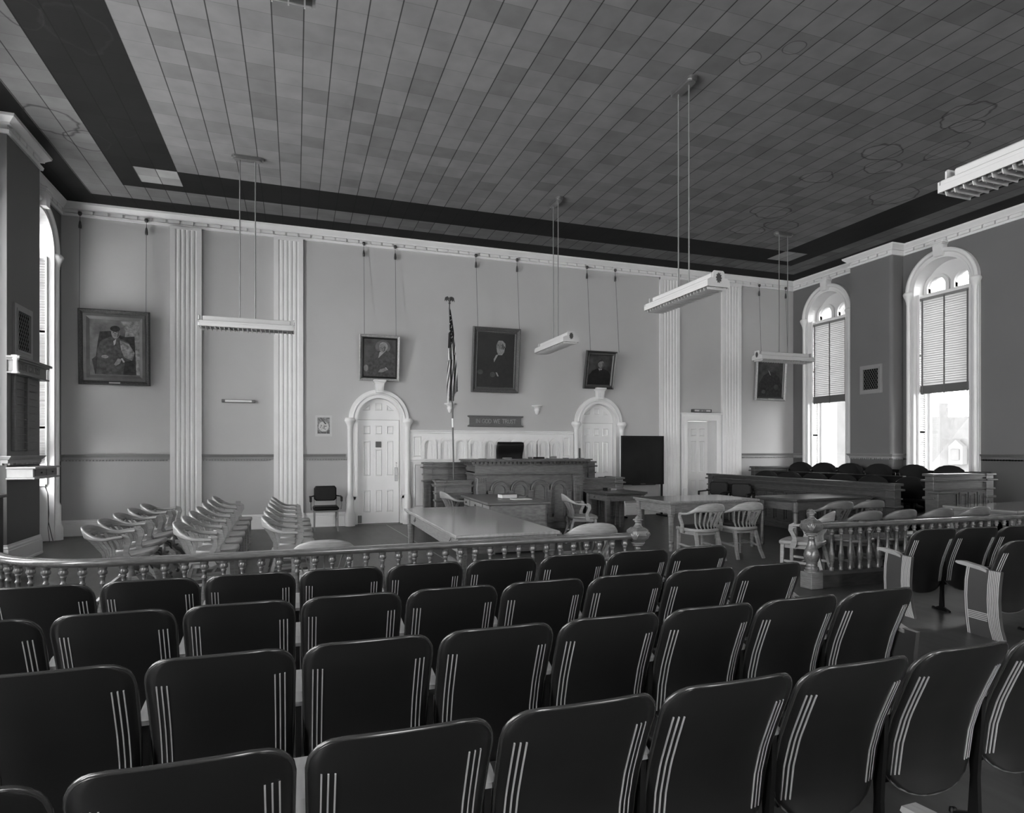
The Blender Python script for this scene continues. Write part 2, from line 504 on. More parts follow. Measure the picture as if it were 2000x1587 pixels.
def tag(o, label, cat, group=None, kind=None):
    o['label'] = label; o['category'] = cat
    if group: o['group'] = group
    if kind: o['kind'] = kind
    return o
def thing(name, label, cat, loc=(0, 0, 0), rz=0.0, group=None, kind=None):
    o = bpy.data.objects.new(name, None)
    o.empty_display_size = 0.1
    COL.objects.link(o)
    o.location = loc; o.rotation_euler = (0, 0, rz)
    return tag(o, label, cat, group, kind)
def struct(o, label, cat='structure'):
    o['label'] = label; o['category'] = cat; o['kind'] = 'structure'
    return o
def children(o):
    return [c for c in bpy.data.objects if c.parent == o]
def copy_tree(o, parent=None):
    c = o.copy(); COL.objects.link(c)
    c.parent = parent
    for ch in KIDS(o):
        copy_tree(ch, c)
    return c
_kids = {}
def KIDS(o):
    if o.name not in _kids:
        _kids[o.name] = [c for c in bpy.data.objects if c.parent == o]
    return _kids[o.name]
class Proto:
    def __init__(s, make):
        s.make = make; s.first = None; s.used = False
    def put(s, loc, rz, label, group=None, cat=None):
        if s.first is None:
            s.first = s.make()
            KIDS(s.first)
            for k in KIDS(s.first): KIDS(k)
            o = s.first
        else:
            o = copy_tree(s.first)
        o.location = loc; o.rotation_euler = (0, 0, rz)
        o['label'] = label
        if group: o['group'] = group
        if cat: o['category'] = cat
        return o
ORD = ['first', 'second', 'third', 'fourth', 'fifth', 'sixth', 'seventh', 'eighth', 'ninth', 'tenth', 'eleventh']

def arc(cx, cz, r, a0, a1, n=18):
    return [(cx + r * math.cos(a0 + (a1 - a0) * i / n), cz + r * math.sin(a0 + (a1 - a0) * i / n)) for i in range(n + 1)]
def arch_poly(cx, hw, z0, zs, n=20):
    return [(cx + hw, z0)] + arc(cx, zs, hw, 0, PI, n) + [(cx - hw, z0)]
def arch_band(cx, r0, r1, z0, zs, n=20):
    """band between radius r0 (inner) and r1 (outer), with legs down to z0"""
    return [(cx + r1, z0)] + arc(cx, zs, r1, 0, PI, n) + [(cx - r1, z0), (cx - r0, z0)] + arc(cx, zs, r0, PI, 0, n) + [(cx + r0, z0)]
# frames: local x along wall, local y = depth INTO the room negative, z up
M_BACKW = T(0, YB, 0)
def side_frame(side, yc):
    if side == 0: return Matrix.Translation((yc, YF, 0)) @ Matrix.Rotation(PI, 4, 'Z')
    # side=+1: right wall. local x -> world -y*side.. such that local -y points into the room
    if side > 0:
        return Matrix.Translation((XR, yc, 0)) @ Matrix.Rotation(-PI / 2, 4, 'Z')   # local -y -> world -x
    return Matrix.Translation((XL, yc, 0)) @ Matrix.Rotation(PI / 2, 4, 'Z')

# ------------------------------------------------------------------ letters (simple roman strokes with serifs), unit height 1
def L_(*st): return st
GLY = {
 'I': (0.36, [((.18, 0), (.18, 1))], [(.18, 0), (.18, 1)]),
 'N': (0.86, [((.12, 0), (.12, 1)), ((.12, 1), (.74, 0)), ((.74, 0), (.74, 1))], [(.12, 0), (.12, 1), (.74, 1)]),
 'G': (0.86, [[(.78, .82), (.62, .97), (.42, 1), (.2, .88), (.08, .62), (.08, .38), (.2, .12), (.42, 0), (.62, .03), (.78, .15), (.78, .42), (.55, .42)]], []),
 'O': (0.88, [[(.44, 1), (.2, .9), (.08, .62), (.08, .38), (.2, .1), (.44, 0), (.68, .1), (.8, .38), (.8, .62), (.68, .9), (.44, 1)]], []),
 'D': (0.86, [((.14, 0), (.14, 1)), [(.14, 1), (.45, .98), (.7, .82), (.78, .5), (.7, .18), (.45, .02), (.14, 0)]], [(.14, 0), (.14, 1)]),
 'W': (1.2, [((.08, 1), (.34, 0)), ((.34, 0), (.6, 1)), ((.6, 1), (.86, 0)), ((.86, 0), (1.12, 1))], [(.08, 1), (1.12, 1), (.6, 1)]),
 'E': (0.72, [((.14, 0), (.14, 1)), ((.14, 1), (.62, 1)), ((.14, .52), (.5, .52)), ((.14, 0), (.64, 0))], [(.14, 0), (.14, 1)]),
 'T': (0.76, [((.38, 0), (.38, 1)), ((.04, 1), (.72, 1))], [(.38, 0)]),
 'R': (0.82, [((.14, 0), (.14, 1)), [(.14, 1), (.5, .98), (.66, .76), (.5, .54), (.14, .5)], ((.42, .5), (.76, 0))], [(.14, 0), (.14, 1), (.76, 0)]),
 'U': (0.86, [[(.12, 1), (.12, .3), (.24, .06), (.43, 0), (.62, .06), (.74, .3), (.74, 1)]], [(.12, 1), (.74, 1)]),
 'S': (0.66, [[(.56, .84), (.4, .99), (.2, .95), (.1, .76), (.2, .58), (.44, .44), (.56, .25), (.46, .05), (.26, 0), (.08, .15)]], []),
 'J': (0.5, [[(.34, 1), (.34, .2), (.2, .0), (.05, .1)]], [(.34, 1)]),
 'Y': (0.8, [((.06, 1), (.4, .5)), ((.74, 1), (.4, .5)), ((.4, .5), (.4, 0))], [(.06, 1), (.74, 1), (.4, 0)]),
 'C': (0.82, [[(.74, .82), (.6, .97), (.42, 1), (.2, .88), (.08, .62), (.08, .38), (.2, .12), (.42, 0), (.6, .03), (.74, .18)]], []),
 'M': (1.0, [((.12, 0), (.12, 1)), ((.12, 1), (.5, .1)), ((.5, .1), (.88, 1)), ((.88, 1), (.88, 0))], [(.12, 0), (.12, 1), (.88, 1), (.88, 0)]),
 ' ': (0.5, [], []),
}
def text_width(t, h):
    return sum(GLY[c][0] for c in t) * h
def text_mb(mb, t, x, z, h, y0, y1, w=0.11, serif=True, sx=1.0, M=None):
    for c in t:
        adv, st, ser = GLY[c]
        for s_ in st:
            pts = list(s_)
            for a, b in zip(pts[:-1], pts[1:]):
                ax, az, bx, bz = x + a[0] * h * sx, z + a[1] * h, x + b[0] * h * sx, z + b[1] * h
                dx, dz = bx - ax, bz - az
                l = math.hypot(dx, dz) or 1
                k = w * h / 2
                nx, nz = -dz / l * k, dx / l * k
                ex, ez = dx / l * k * .6, dz / l * k * .6
                mb.prism([(ax - ex + nx, az - ez + nz), (bx + ex + nx, bz + ez + nz), (bx + ex - nx, bz + ez - nz), (ax - ex - nx, az - ez - nz)], y0, y1, M=M)
        if serif:
            for (px, pz) in ser:
                qx = x + px * h * sx; qz = z + pz * h
                mb.prism([(qx - .1 * h, qz - .025 * h), (qx + .1 * h, qz - .025 * h), (qx + .1 * h, qz + .025 * h), (qx - .1 * h, qz + .025 * h)], y0, y1, M=M)
        x += adv * h * sx
    return mb

# ================================================================== ROOM SHELL
TH = 0.45
# floor
mb = MB(); mb.box(XL - TH, XR + TH, YF - .3, YB + TH, -0.2, 0.0)
struct(mb.build('floor', M_FLOOR), 'dark linoleum floor of the courtroom', 'floor')
# floor seam strip: pale line of a floor joint running from the left door
mb = MB()
p0 = Vector((1.80, 13.25)); p1 = Vector((2.05, 8.2))
d_ = (p1 - p0).normalized(); n_ = Vector((-d_.y, d_.x)) * 0.011
mb.add([(p0.x + n_.x, p0.y + n_.y, .003), (p0.x - n_.x, p0.y - n_.y, .003), (p1.x - n_.x, p1.y - n_.y, .003), (p1.x + n_.x, p1.y + n_.y, .003)], [(0, 1, 2, 3)])
struct(mb.build('trim_1', M_ARM), 'pale floor seam strip running out from the left arched door', 'seam')

# ceiling built of tile fields
mb = MB()
zc = ZC
def cq(x0, x1, y0, y1, mi):
    mb.add([(x0, y0, zc), (x1, y0, zc), (x1, y1, zc), (x0, y1, zc)], [(0, 1, 2, 3)], mi)
y0 = YF - .3
b1, b2 = 0.952, 1.58   # dark band outer edge, light band outer edge (sides)
c1, c2 = 0.852, 1.44   # same towards the back wall
cq(CX0, CX1, y0, CY1, 0)
for sgn in (-1, 1):
    e = CX0 if sgn < 0 else CX1
    def rng(a, b): return (min(e + sgn * a, e + sgn * b), max(e + sgn * a, e + sgn * b))
    u = rng(0, b1); cq(u[0], u[1], y0, CY1, 2)
    u = rng(b1, b2); cq(u[0], u[1], y0, CY1 + c1, 1)
    u = rng(b2, 4); cq(u[0], u[1], y0, CY1 + c2, 2)
    # corner of dark band with its pale square
    sq = rng(0, .632); cq(sq[0], sq[1], CY1, CY1 + .60, 3)
    r_ = rng(.632, b1); cq(r_[0], r_[1], CY1, CY1 + .60, 2)
    r_ = rng(0, b1); cq(r_[0], r_[1], CY1 + .60, CY1 + c1, 2)
cq(CX0, CX1, CY1, CY1 + c1, 2)
cq(CX0 - b2, CX1 + b2, CY1 + c1, CY1 + c2, 1)
cq(CX0 - 4, CX1 + 4, CY1 + c2, YB + .4, 2)
mb.add([(XL - 2, y0, zc + .2), (XR + 2, y0, zc + .2), (XR + 2, YB + .45, zc + .2), (XL - 2, YB + .45, zc + .2)], [(0, 1, 2, 3)], 2)
struct(mb.build('ceiling', [M_CEIL, M_CEILB, M_CEILD, M_CEILW]), 'tiled ceiling with two dark painted border bands', 'ceiling')

# walls
def rect(x0, x1, z0, z1): return [(x0, z0), (x1, z0), (x1, z1), (x0, z1)]
D1X, D2X, D3X = 1.66, 6.785, 9.66
ZT = ZC + .15
outer = rect(XL - TH, XR + TH, 0, ZT)
holes = [arch_poly(D1X, .48, 0.001, 2.21), arch_poly(D2X, .48, 0.001, 2.21), rect(D3X - .45, D3X + .45, 0.001, 2.34)]
mb = MB(); mb.holed(outer, holes, YB, YB + TH)
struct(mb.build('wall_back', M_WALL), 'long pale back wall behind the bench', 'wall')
def win_hole(u):
    return arch_poly(u, WIN_R + .02, 0.001, WIN_SP)
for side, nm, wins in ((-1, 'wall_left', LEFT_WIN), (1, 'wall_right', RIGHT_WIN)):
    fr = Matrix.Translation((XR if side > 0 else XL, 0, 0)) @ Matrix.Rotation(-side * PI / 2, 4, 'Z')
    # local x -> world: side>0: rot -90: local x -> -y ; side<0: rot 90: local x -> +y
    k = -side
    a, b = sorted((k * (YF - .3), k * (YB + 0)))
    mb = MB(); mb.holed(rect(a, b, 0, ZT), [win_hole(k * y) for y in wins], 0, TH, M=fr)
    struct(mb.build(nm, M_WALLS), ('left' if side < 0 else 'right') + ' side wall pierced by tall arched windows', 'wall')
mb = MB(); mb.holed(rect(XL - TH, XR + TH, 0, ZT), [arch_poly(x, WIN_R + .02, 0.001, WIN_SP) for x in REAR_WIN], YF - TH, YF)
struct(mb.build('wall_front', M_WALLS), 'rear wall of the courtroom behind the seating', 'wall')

# chimney breasts (piers) on the side walls
PD = 0.34
PIERS_L = [(10.14, 11.28), (7.15, 8.2), (4.15, 5.2)]
PIERS_R = [(10.13, 11.2), (4.2, 5.2)]
n = 0
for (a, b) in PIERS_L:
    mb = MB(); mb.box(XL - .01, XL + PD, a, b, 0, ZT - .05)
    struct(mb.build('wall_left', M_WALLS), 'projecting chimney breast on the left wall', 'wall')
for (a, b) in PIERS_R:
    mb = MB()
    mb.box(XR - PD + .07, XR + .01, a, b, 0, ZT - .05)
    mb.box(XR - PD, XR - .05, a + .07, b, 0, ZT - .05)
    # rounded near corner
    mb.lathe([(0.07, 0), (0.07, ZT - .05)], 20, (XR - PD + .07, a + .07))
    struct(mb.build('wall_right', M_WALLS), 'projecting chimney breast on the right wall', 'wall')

def left_path():
    p = [(XL, YF)]
    for a, b in sorted(PIERS_L):
        p += [(XL, a), (XL + PD, a), (XL + PD, b), (XL, b)]
    return p + [(XL, YB)]
def right_path():
    p = [(XR, YB)]
    for a, b in sorted(PIERS_R, reverse=True):
        p += [(XR, b), (XR - PD, b), (XR - PD, a), (XR, a)]
    return p + [(XR, YF)]
# cornice with blocks; profile offset is to the LEFT of travel, the room is on the right => negative offsets
Z0C = 5.805
prof = [(0.02, Z0C), (-.035, Z0C), (-.045, Z0C + .045), (-.005, Z0C + .05), (-.005, Z0C + .115), (-.05, Z0C + .12), (-.055, Z0C + .14), (-.08, Z0C + .165), (-.12, Z0C + .20), (-.13, ZC + .005), (0.02, ZC + .005)]
full = left_path() + right_path()
mb = MB(); mb.sweep(prof, full)
for a, b in zip(full[:-1], full[1:]):
    a = Vector(a); b = Vector(b); l = (b - a).length
    if l < .5: continue
    d = (b - a) / l; nn = Vector((d.y, -d.x))
    k = int((l - .1) / .236)
    for i in range(k):
        c = a + d * (0.17 + i * .236)
        if c.y < 3: continue
        ang = math.atan2(d.y, d.x)
        mb.box(-.099, .099, -.048, .01, Z0C + .053, Z0C + .112, M=T(c.x, c.y, 0, ang))
struct(mb.build('trim_2', M_TRIM), 'white moulded cornice with a row of blocks under the ceiling', 'cornice')

# window and door trims interrupt the lower mouldings
def segs(path, gaps):
    """split path into polylines with gaps; gaps = list of (axis, const, lo, hi)"""
    out = []
    for a, b in zip(path[:-1], path[1:]):
        a = Vector(a); b = Vector(b); l = (b - a).length
        ax = 0 if abs(b.x - a.x) > abs(b.y - a.y) else 1
        cuts = []
        for (gax, const, lo, hi) in gaps:
            if gax == ax and abs(a[1 - ax] - const) < .01:
                cuts.append((lo, hi))
        s0, s1 = a[ax], b[ax]
        sg = 1 if s1 > s0 else -1
        cuts.sort(reverse=(sg < 0))
        cur = s0
        parts = []
        for lo, hi in cuts:
            e0, e1 = (lo, hi) if sg > 0 else (hi, lo)
            if (e0 - cur) * sg > 0.02: parts.append((cur, e0))
            cur = e1
        if (s1 - cur) * sg > 0.02: parts.append((cur, s1))
        for q0, q1 in parts:
            p = [a.copy(), a.copy()]; p[0][ax] = q0; p[1][ax] = q1
            p = [tuple(x) for x in p]
            if out and (Vector(out[-1][-1]) - Vector(p[0])).length < 1e-4:
                out[-1].append(p[1])
            else:
                out.append(p)
    return out
PIL = [(-2.24, -1.70), (-.406, .147), (8.448, 9.006), (10.27, 10.86)]
gaps = [(1, XL, y - .78, y + .78) for y in LEFT_WIN] + [(1, XR, y - .78, y + .78) for y in RIGHT_WIN]
gaps_b = gaps + [(0, YB, a, b) for a, b in PIL] + [(0, YB, D1X - .68, D1X + .68), (0, YB, D2X - .68, D2X + .68), (0, YB, D1X + .6, D2X - .6), (0, YB, 9.0, 10.3)]
ZR = 1.484
rail_prof = [(.01, ZR - .10), (-.018, ZR - .10), (-.02, ZR - .055), (-.035, ZR - .05), (-.05, ZR - .03), (-.065, ZR - .012), (-.068, ZR), (.01, ZR)]
mb = MB()
def bead(mb, p):
    for a, b in zip(p[:-1], p[1:]):
        a = Vector(a); b = Vector(b); l = (b - a).length
        if l < .1 or min(a.y, b.y) < 6: continue
        d = (b - a) / l; nn = Vector((d.y, -d.x)); ang = math.atan2(d.y, d.x)
        for i in range(int(l / .052)):
            c = a + d * (.026 + i * .052)
            mb.box(-.014, .014, -.03, .0, ZR - .125, ZR - .098, M=T(c.x, c.y, 0, ang))
for p in segs(full, gaps_b):
    mb.sweep(rail_prof, p); bead(mb, p)
M_RAILP = mat('chair_rail_paint', 0.26, 0.45, 0.4, 0.03)
struct(mb.build('trim_3', M_RAILP), 'chair rail moulding with a beaded lower edge along the walls', 'chair rail')
base_prof = [(.01, 0), (-.035, 0), (-.035, .03), (-.03, .04), (-.03, .21), (-.022, .22), (-.022, .245), (-.012, .26), (-.012, .29), (.01, .29)]
for nm, path in (('baseboard_left', left_path()), ('baseboard_back', [(XL, YB), (XR, YB)]), ('baseboard_right', right_path())):
    mb = MB()
    for p in segs(path, gaps_b): mb.sweep(base_prof, p)
    struct(mb.build(nm, M_TRIM), 'tall white baseboard of the ' + nm.split('_')[1] + ' wall', 'baseboard')

# fluted pilasters on the back wall
names = ['leftmost fluted white pilaster, right of the large portrait', 'fluted white pilaster left of the steel armchair',
         'fluted white pilaster left of the jury room door', 'rightmost fluted white pilaster, right of the jury room door']
for (a, b), lb in zip(PIL, names):
    w = b - a
    prof2 = [(a, 0), (a, -.055)]
    m0 = a + .07; m1 = b - .07; nf = 5; p_ = (m1 - m0) / nf
    prof2 = [(a, -.001), (a, -.06), (m0, -.06)]
    for i in range(nf):
        s0 = m0 + i * p_ + p_ * .2; s1 = m0 + (i + 1) * p_ - p_ * .2
        prof2 += [(s0, -.06)]
        for q in range(1, 6):
            t_ = q / 6
            prof2.append((s0 + (s1 - s0) * t_, -.06 + .013 * math.sin(PI * t_)))
        prof2 += [(s1, -.06)]
    prof2 += [(m1, -.06), (b, -.06), (b, -.001)]
    mb = MB()
    rings = [[(x, YB + y, z) for x, y in prof2] for z in (.0, Z0C)]
    mb.loft(rings, 0, False)
    mb.box(a - .02, b + .02, YB - .075, YB, 0, .30, .006)
    mb.box(a - .0, b + .0, YB - .068, YB, Z0C - .05, Z0C + .0)
    o = mb.build('pilaster', M_TRIM)
    tag(o, lb, 'pilaster', 'fluted pilasters on the back wall')

# ------------------------------------------------------------------ doors
def panel_rect(mb, x0, x1, z0, z1, y, dpt=.012, M=None):
    """a sunk panel drawn as a raised frame line: bevelled border"""
    b = .018
    outer_ = [(x0, z0), (x1, z0), (x1, z1), (x0, z1)]
    mid = [(x0 + b, z0 + b), (x1 - b, z0 + b), (x1 - b, z1 - b), (x0 + b, z1 - b)]
    inn = [(x0 + 2 * b, z0 + 2 * b), (x1 - 2 * b, z0 + 2 * b), (x1 - 2 * b, z1 - 2 * b), (x0 + 2 * b, z1 - 2 * b)]
    rings = [[(p[0], y, p[1]) for p in outer_], [(p[0], y - dpt, p[1]) for p in mid], [(p[0], y + .002, p[1]) for p in inn]]
    mb.loft(rings, 0, False, M, True, False)

def arched_door(n, xc, label, has_plates):
    root = thing('door_%d' % n, label, 'door', (xc, YB, 0))
    root['kind'] = 'structure'
    # surround: flat arch band with roll mouldings, side columns
    mb = MB()
    mb.prism(arch_band(0, .455, .62, .55, 2.21, 28), -.05, .0)
    mb.prism(arch_band(0, .445, .475, .02, 2.21, 28), -.055, .16)
    mb.box(-.62, -.455, -.05, 0, .02, .6); mb.box(.455, .62, -.05, 0, .02, .6)
    path = [(.61, -.05, 2.21)] + [(.61 * math.cos(a), -.05, 2.21 + .61 * math.sin(a)) for a in [PI * i / 28 for i in range(29)]] + [(-.61, -.05, 2.21)]
    mb.tube(path, .036, 10)
    path = [(.53 * math.cos(a), -.05, 2.21 + .53 * math.sin(a)) for a in [PI * i / 28 for i in range(29)]]
    mb.tube(path, .022, 8)
    mb.build('door_surround', M_TRIM, root)
    for sx_ in (-1, 1):
        mb = MB()
        mb.lathe([(.105, 0.0), (.105, .05), (.12, .07), (.12, .20), (.10, .27), (.085, .29), (.085, .32), (.08, .34), (.075, .58), (.055, .63), (.052, .64),
                  (.052, 2.00), (.06, 2.02), (.055, 2.04), (.075, 2.10), (.10, 2.14), (.115, 2.17), (.105, 2.21), (.09, 2.23)], 16, (.595 * sx_, -.05))
        mb.build('side_column', M_TRIM, root)
    # keystone
    mb = MB()
    mb.prism([(-.075, 2.76), (.075, 2.76), (.095, 3.0), (-.095, 3.0)], -.16, -.02)
    mb.box(-.13, .13, -.19, -.0, 2.99, 3.03, .008)
    mb.box(-.11, .11, -.175, -.0, 2.96, 2.99, .008)
    mb.prism([(-.04, 2.80), (.04, 2.80), (.05, 2.90), (-.05, 2.90)], -.185, -.15)
    mb.build('keystone', M_TRIM, root)
    # tympanum
    mb = MB()
    mb.prism([(.455, 2.205), (-.455, 2.205)][::-1] + arc(0, 2.21, .455, 0, PI, 24)[::1], .10, .135)
    panel_rect(mb, -.08, .08, 2.40, 2.56, .10)
    for sx_ in (-1, 1):
        t_ = [(.17 * sx_, 2.40), (.33 * sx_, 2.40), (.17 * sx_, 2.53)]
        c_ = (sum(p[0] for p in t_) / 3, sum(p[1] for p in t_) / 3)
        sh = lambda k: [(c_[0] + (p[0] - c_[0]) * k, c_[1] + (p[1] - c_[1]) * k) for p in t_]
        mb.loft([[(p[0], .10, p[1]) for p in sh(1)], [(p[0], .088, p[1]) for p in sh(.75)], [(p[0], .102, p[1]) for p in sh(.5)]], 0, False, None, True, False)
    mb.build('tympanum', M_TRIM, root)
    # leaf
    mb = MB()
    mb.box(-.435, .435, .10, .15, .015, 2.20)
    rows = [(1.90, 2.08), (1.02, 1.76), (.25, .72)]
    for (z0, z1) in rows:
        for xx in (-.24, 0, .24):
            if has_plates and xx == 0 and z0 == 1.02:
                panel_rect(mb, xx - .075, xx + .075, 1.02, 1.58, .10); continue
            panel_rect(mb, xx - .075, xx + .075, z0, z1, .10)
    leaf = mb.build('door_leaf', M_WHITE, root)
    mb = MB(); mb.box(-.445, -.435, .115, .14, 0, 2.21); mb.box(.435, .445, .115, .14, 0, 2.21); mb.box(-.44, .44, .115, .14, 2.2, 2.21)
    mb.box(-.47, .47, .17, .2, 0, 2.2)
    mb.build('door_gap', M_VOID, root)
    if has_plates:
        mb = MB(); mb.box(-.06, .06, .085, .10, 1.62, 1.745, .004); mb.box(-.045, -.01, .080, .09, 1.635, 1.70)
        mb.build('door_window', M_METALD, leaf)
        mb = MB(); mb.box(.345, .405, .085, .10, .90, 1.195, .006); mb.box(.355, .385, .06, .086, 1.015, 1.035, .004); mb.lathe([(.012, 0), (.012, .05)], 10, (0, 0), M=T(.375, .10, 1.29, 0, PI / 2)); mb.tube([(.375, .095, 1.27), (.375, .095, 1.2)], .004, 6)
        mb.build('lock_plate', M_METAL, leaf)
        mb = MB(); mb.box(-.425, -.345, .08, .10, .03, .19, .004)
        mb.build('floor_bolt_plate', M_GREYMETAL, leaf)
    else:
        mb = MB(); mb.box(-.53, -.495, -.075, -.05, 1.34, 1.61, .004)
        mb.build('bell_plate', M_METALD, root)
    return root
arched_door(1, D1X, 'white arched six panel door left of the bench, with a metal lock plate', True)
arched_door(2, D2X, 'white arched panel door right of the bench, partly behind the blackboard', False)

# jury room door: rectangular, set deep between the right pair of pilasters
root = thing('door_3', 'white panel door in a square surround under the jury room sign', 'door', (D3X, YB, 0))
root['kind'] = 'structure'
mb = MB()
mb.holed(rect(-.60, .60, .0, 2.48), [rect(-.45, .45, .001, 2.31)], -.05, .02)
mb.holed(rect(-.53, .53, .0, 2.40), [rect(-.43, .43, .001, 2.31)], -.065, -.04)
mb.box(-.63, .63, -.085, .0, 2.46, 2.50, .008)
mb.holed(rect(-.445, .445, .0, 2.335), [rect(-.425, .425, .001, 2.305)], -.03, .42)
mb.build('door_surround', M_TRIM, root)
mb = MB(); mb.box(-.42, .42, .30, .35, .01, 2.30)
for (z0, z1) in [(1.92, 2.12), (1.0, 1.80), (.22, .80)]:
    for xx in (-.25, 0, .25):
        panel_rect(mb, xx - .085, xx + .085, z0, z1, .30)
leaf = mb.build('door_leaf', M_WHITE, root)
mb = MB(); mb.lathe([(.0, 0), (.02, .0), (.028, .02), (.02, .04), (.0, .045)], 12, M=T(-.36, .30, 1.02, 0, PI / 2))
mb.build('door_knob', M_METALD, leaf)
for sx_ in (-1, 1):
    mb = MB(); mb.box(sx_ * .50 - .06, sx_ * .50 + .06, -.085, -.02, 0, .62, .01)
    mb.build('plinth_block', M_TRIM, root)

# white panelled dado with blind arches between the two arched doors
WX0, WX1 = 2.29, 6.13
root = thing('wall_panelling', 'white panelled dado with a row of ten small blind arches behind the bench', 'panelling', (0, YB, 0))
root['kind'] = 'structure'
mb = MB()
mb.box(WX0, WX1, -.03, .0, 0, 1.99)
mb.box(WX0, WX1, -.075, 0, 1.965, 1.995, .006); mb.box(WX0, WX1, -.055, 0, 1.93, 1.965, .004)
mb.box(WX0, WX1, -.06, 0, 1.345, 1.375, .006); mb.box(WX0, WX1, -.045, 0, 1.32, 1.345, .004)
mb.box(WX0, WX1, -.05, 0, 0, .29, .005)
xs = [2.715, 3.065, 3.409, 3.735, 4.066, 4.39, 4.72, 5.042, 5.356, 5.675]
for x in (2.46, 5.95):
    panel_rect(mb, x - .09, x + .09, 1.42, 1.87, -.03, .014)
for i in range(8):
    x = WX0 + .26 + i * .475
    panel_rect(mb, x - .16, x + .16, .36, 1.27, -.03, .014)
mb.build('panel_field', M_TRIM, root)
for x in xs:
    mb = MB()
    mb.prism(arch_band(x, .105, .168, 1.665, 1.67, 14), -.075, -.03)
    mb.prism(arch_band(x, .09, .115, 1.38, 1.67, 14), -.055, -.03)
    mb.prism(arch_band(x, .045, .06, 1.44, 1.66, 12), -.042, -.03)
    for sg in (-1, 1):
        mb.box(x + sg * .105, x + sg * .168, -.075, -.03, 1.38, 1.65)
        mb.box(x + sg * .10, x + sg * .172, -.085, -.03, 1.65, 1.672)
    mb.build('blind_arch', M_TRIM, root)

# ------------------------------------------------------------------ windows
def make_window(n, side, yc, detail, label):
    fr = side_frame(side, yc)
    root = bpy.data.objects.new('window_%d' % n, None); COL.objects.link(root)
    root.matrix_world = fr
    root.rotation_euler = fr.to_euler(); root.location = fr.translation
    root['kind'] = 'structure'; root['label'] = label; root['category'] = 'window'
    # local -y into the room, +y outward, local x along wall
    R0, R1, SP = WIN_R, .76, WIN_SP
    mb = MB()
    mb.prism(arch_band(0, R0 + .012, R1, .3, SP, 30), -.06, 0)
    mb.prism(arch_band(0, R0, R0 + .04, .0, SP, 30), -.075, .44)
    mb.prism(arch_band(0, R1 - .06, R1, SP, SP + .001, 30), -.10, -.05)
    path = [((R1 - .04) * math.cos(a), -.075, SP + (R1 - .04) * math.sin(a)) for a in [PI * i / 30 for i in range(31)]]
    mb.tube(path, .045, 10)
    mb.prism([(-.08, SP + .60), (.08, SP + .60), (.10, SP + .86), (-.10, SP + .86)], -.17, -.0)
    mb.box(-.14, .14, -.2, 0, SP + .86, SP + .90, .01); mb.box(-.12, .12, -.18, 0, SP + .83, SP + .86, .006)
    mb.build('window_surround', M_TRIM, root)
    for sx_ in (-1, 1):
        mb = MB()
        mb.lathe([(.10, 0), (.10, .20), (.085, .25), (.07, .28), (.07, .60), (.05, .64), (.046, .66), (.046, SP - .24), (.052, SP - .22), (.05, SP - .2), (.07, SP - .13), (.10, SP - .06), (.11, SP - .03), (.10, SP), (.08, SP + .02)], 14, (.70 * sx_, -.07))
        mb.build('side_column', M_TRIM, root)
    # tracery: two small arched lights under the big arch
    mb = MB()
    zb = 4.86
    outer_ = [(R0 - .003, zb)] + arc(0, SP, R0 - .003, 0, PI, 26) + [(-R0 + .003, zb)]
    lights = [arch_poly(c, .20, 4.93, 5.02, 16) for c in (-.29, .29)]
    mb.holed(outer_, lights, .27, .31)
    for c in (-.29, .29):
        mb.prism(arch_band(c, .20, .275, 4.88, 5.02, 18), .20, .30)
        mb.prism(arch_band(c, .20, .225, 4.93, 5.02, 18), .24, .36)
    mb.box(-R0 + .004, R0 - .004, .18, .34, 4.80, 4.90, .01)
    mb.build('tracery', M_TRIM, root)
    mb = MB()
    for sx_ in (-1, 1):
        mb.box(sx_ * (R0 - .003), sx_ * (R0 - .05), .24, .36, WIN_SILL, 4.86)
        mb.box(sx_ * (R0 - .05), sx_ * (R0 - .10), .28, .33, WIN_SILL, 4.86)
    mb.box(-R0 + .05, R0 - .05, .27, .32, 2.90, 2.96); mb.box(-R0 + .05, R0 - .05, .28, .33, WIN_SILL, WIN_SILL + .08)
    mb.box(-R0, R0, .30, .42, .0, WIN_SILL); mb.box(-R0, R0, .16, .44, WIN_SILL - .03, WIN_SILL + .02, .008)
    mb.build('sash', M_TRIM, root)
    mb = MB(); mb.box(-R0, R0, .315, .319, WIN_SILL, SP + .45)
    mb.build('glass_pane', M_GLASS, root)
    if detail:
        # folded louvred shutters on both reveals
        for sx_ in (-1, 1):
            mb = MB()
            x1 = sx_ * (R0 - .004); x0 = sx_ * (R0 - .045)
            secs = [(4.84, 3.62), (3.56, 2.86), (2.80, 1.98), (1.92, 1.0)]
            mb.box(x0, x1, .02, .045, .98, 4.88); mb.box(x0, x1, .205, .235, .98, 4.88)
            for (a, b) in secs:
                mb.box(x0, x1, .045, .205, a, a + .05); mb.box(x0, x1, .045, .205, b - .05, b)
                k = int((a - b) / .046)
                for i in range(k):
                    z = b + .02 + i * .046
                    mb.add([(x1, .045, z + .02), (x1, .205, z + .02), (x0 + sx_ * .006, .205, z - .012), (x0 + sx_ * .006, .045, z - .012)], [(0, 1, 2, 3)])
                    mb.add([(x1, .045, z + .014), (x1, .205, z + .014), (x0 + sx_ * .006, .205, z - .018), (x0 + sx_ * .006, .045, z - .018)], [(0, 1, 2, 3)])
            mb.build('shutter', M_WHITE, root)
    return root

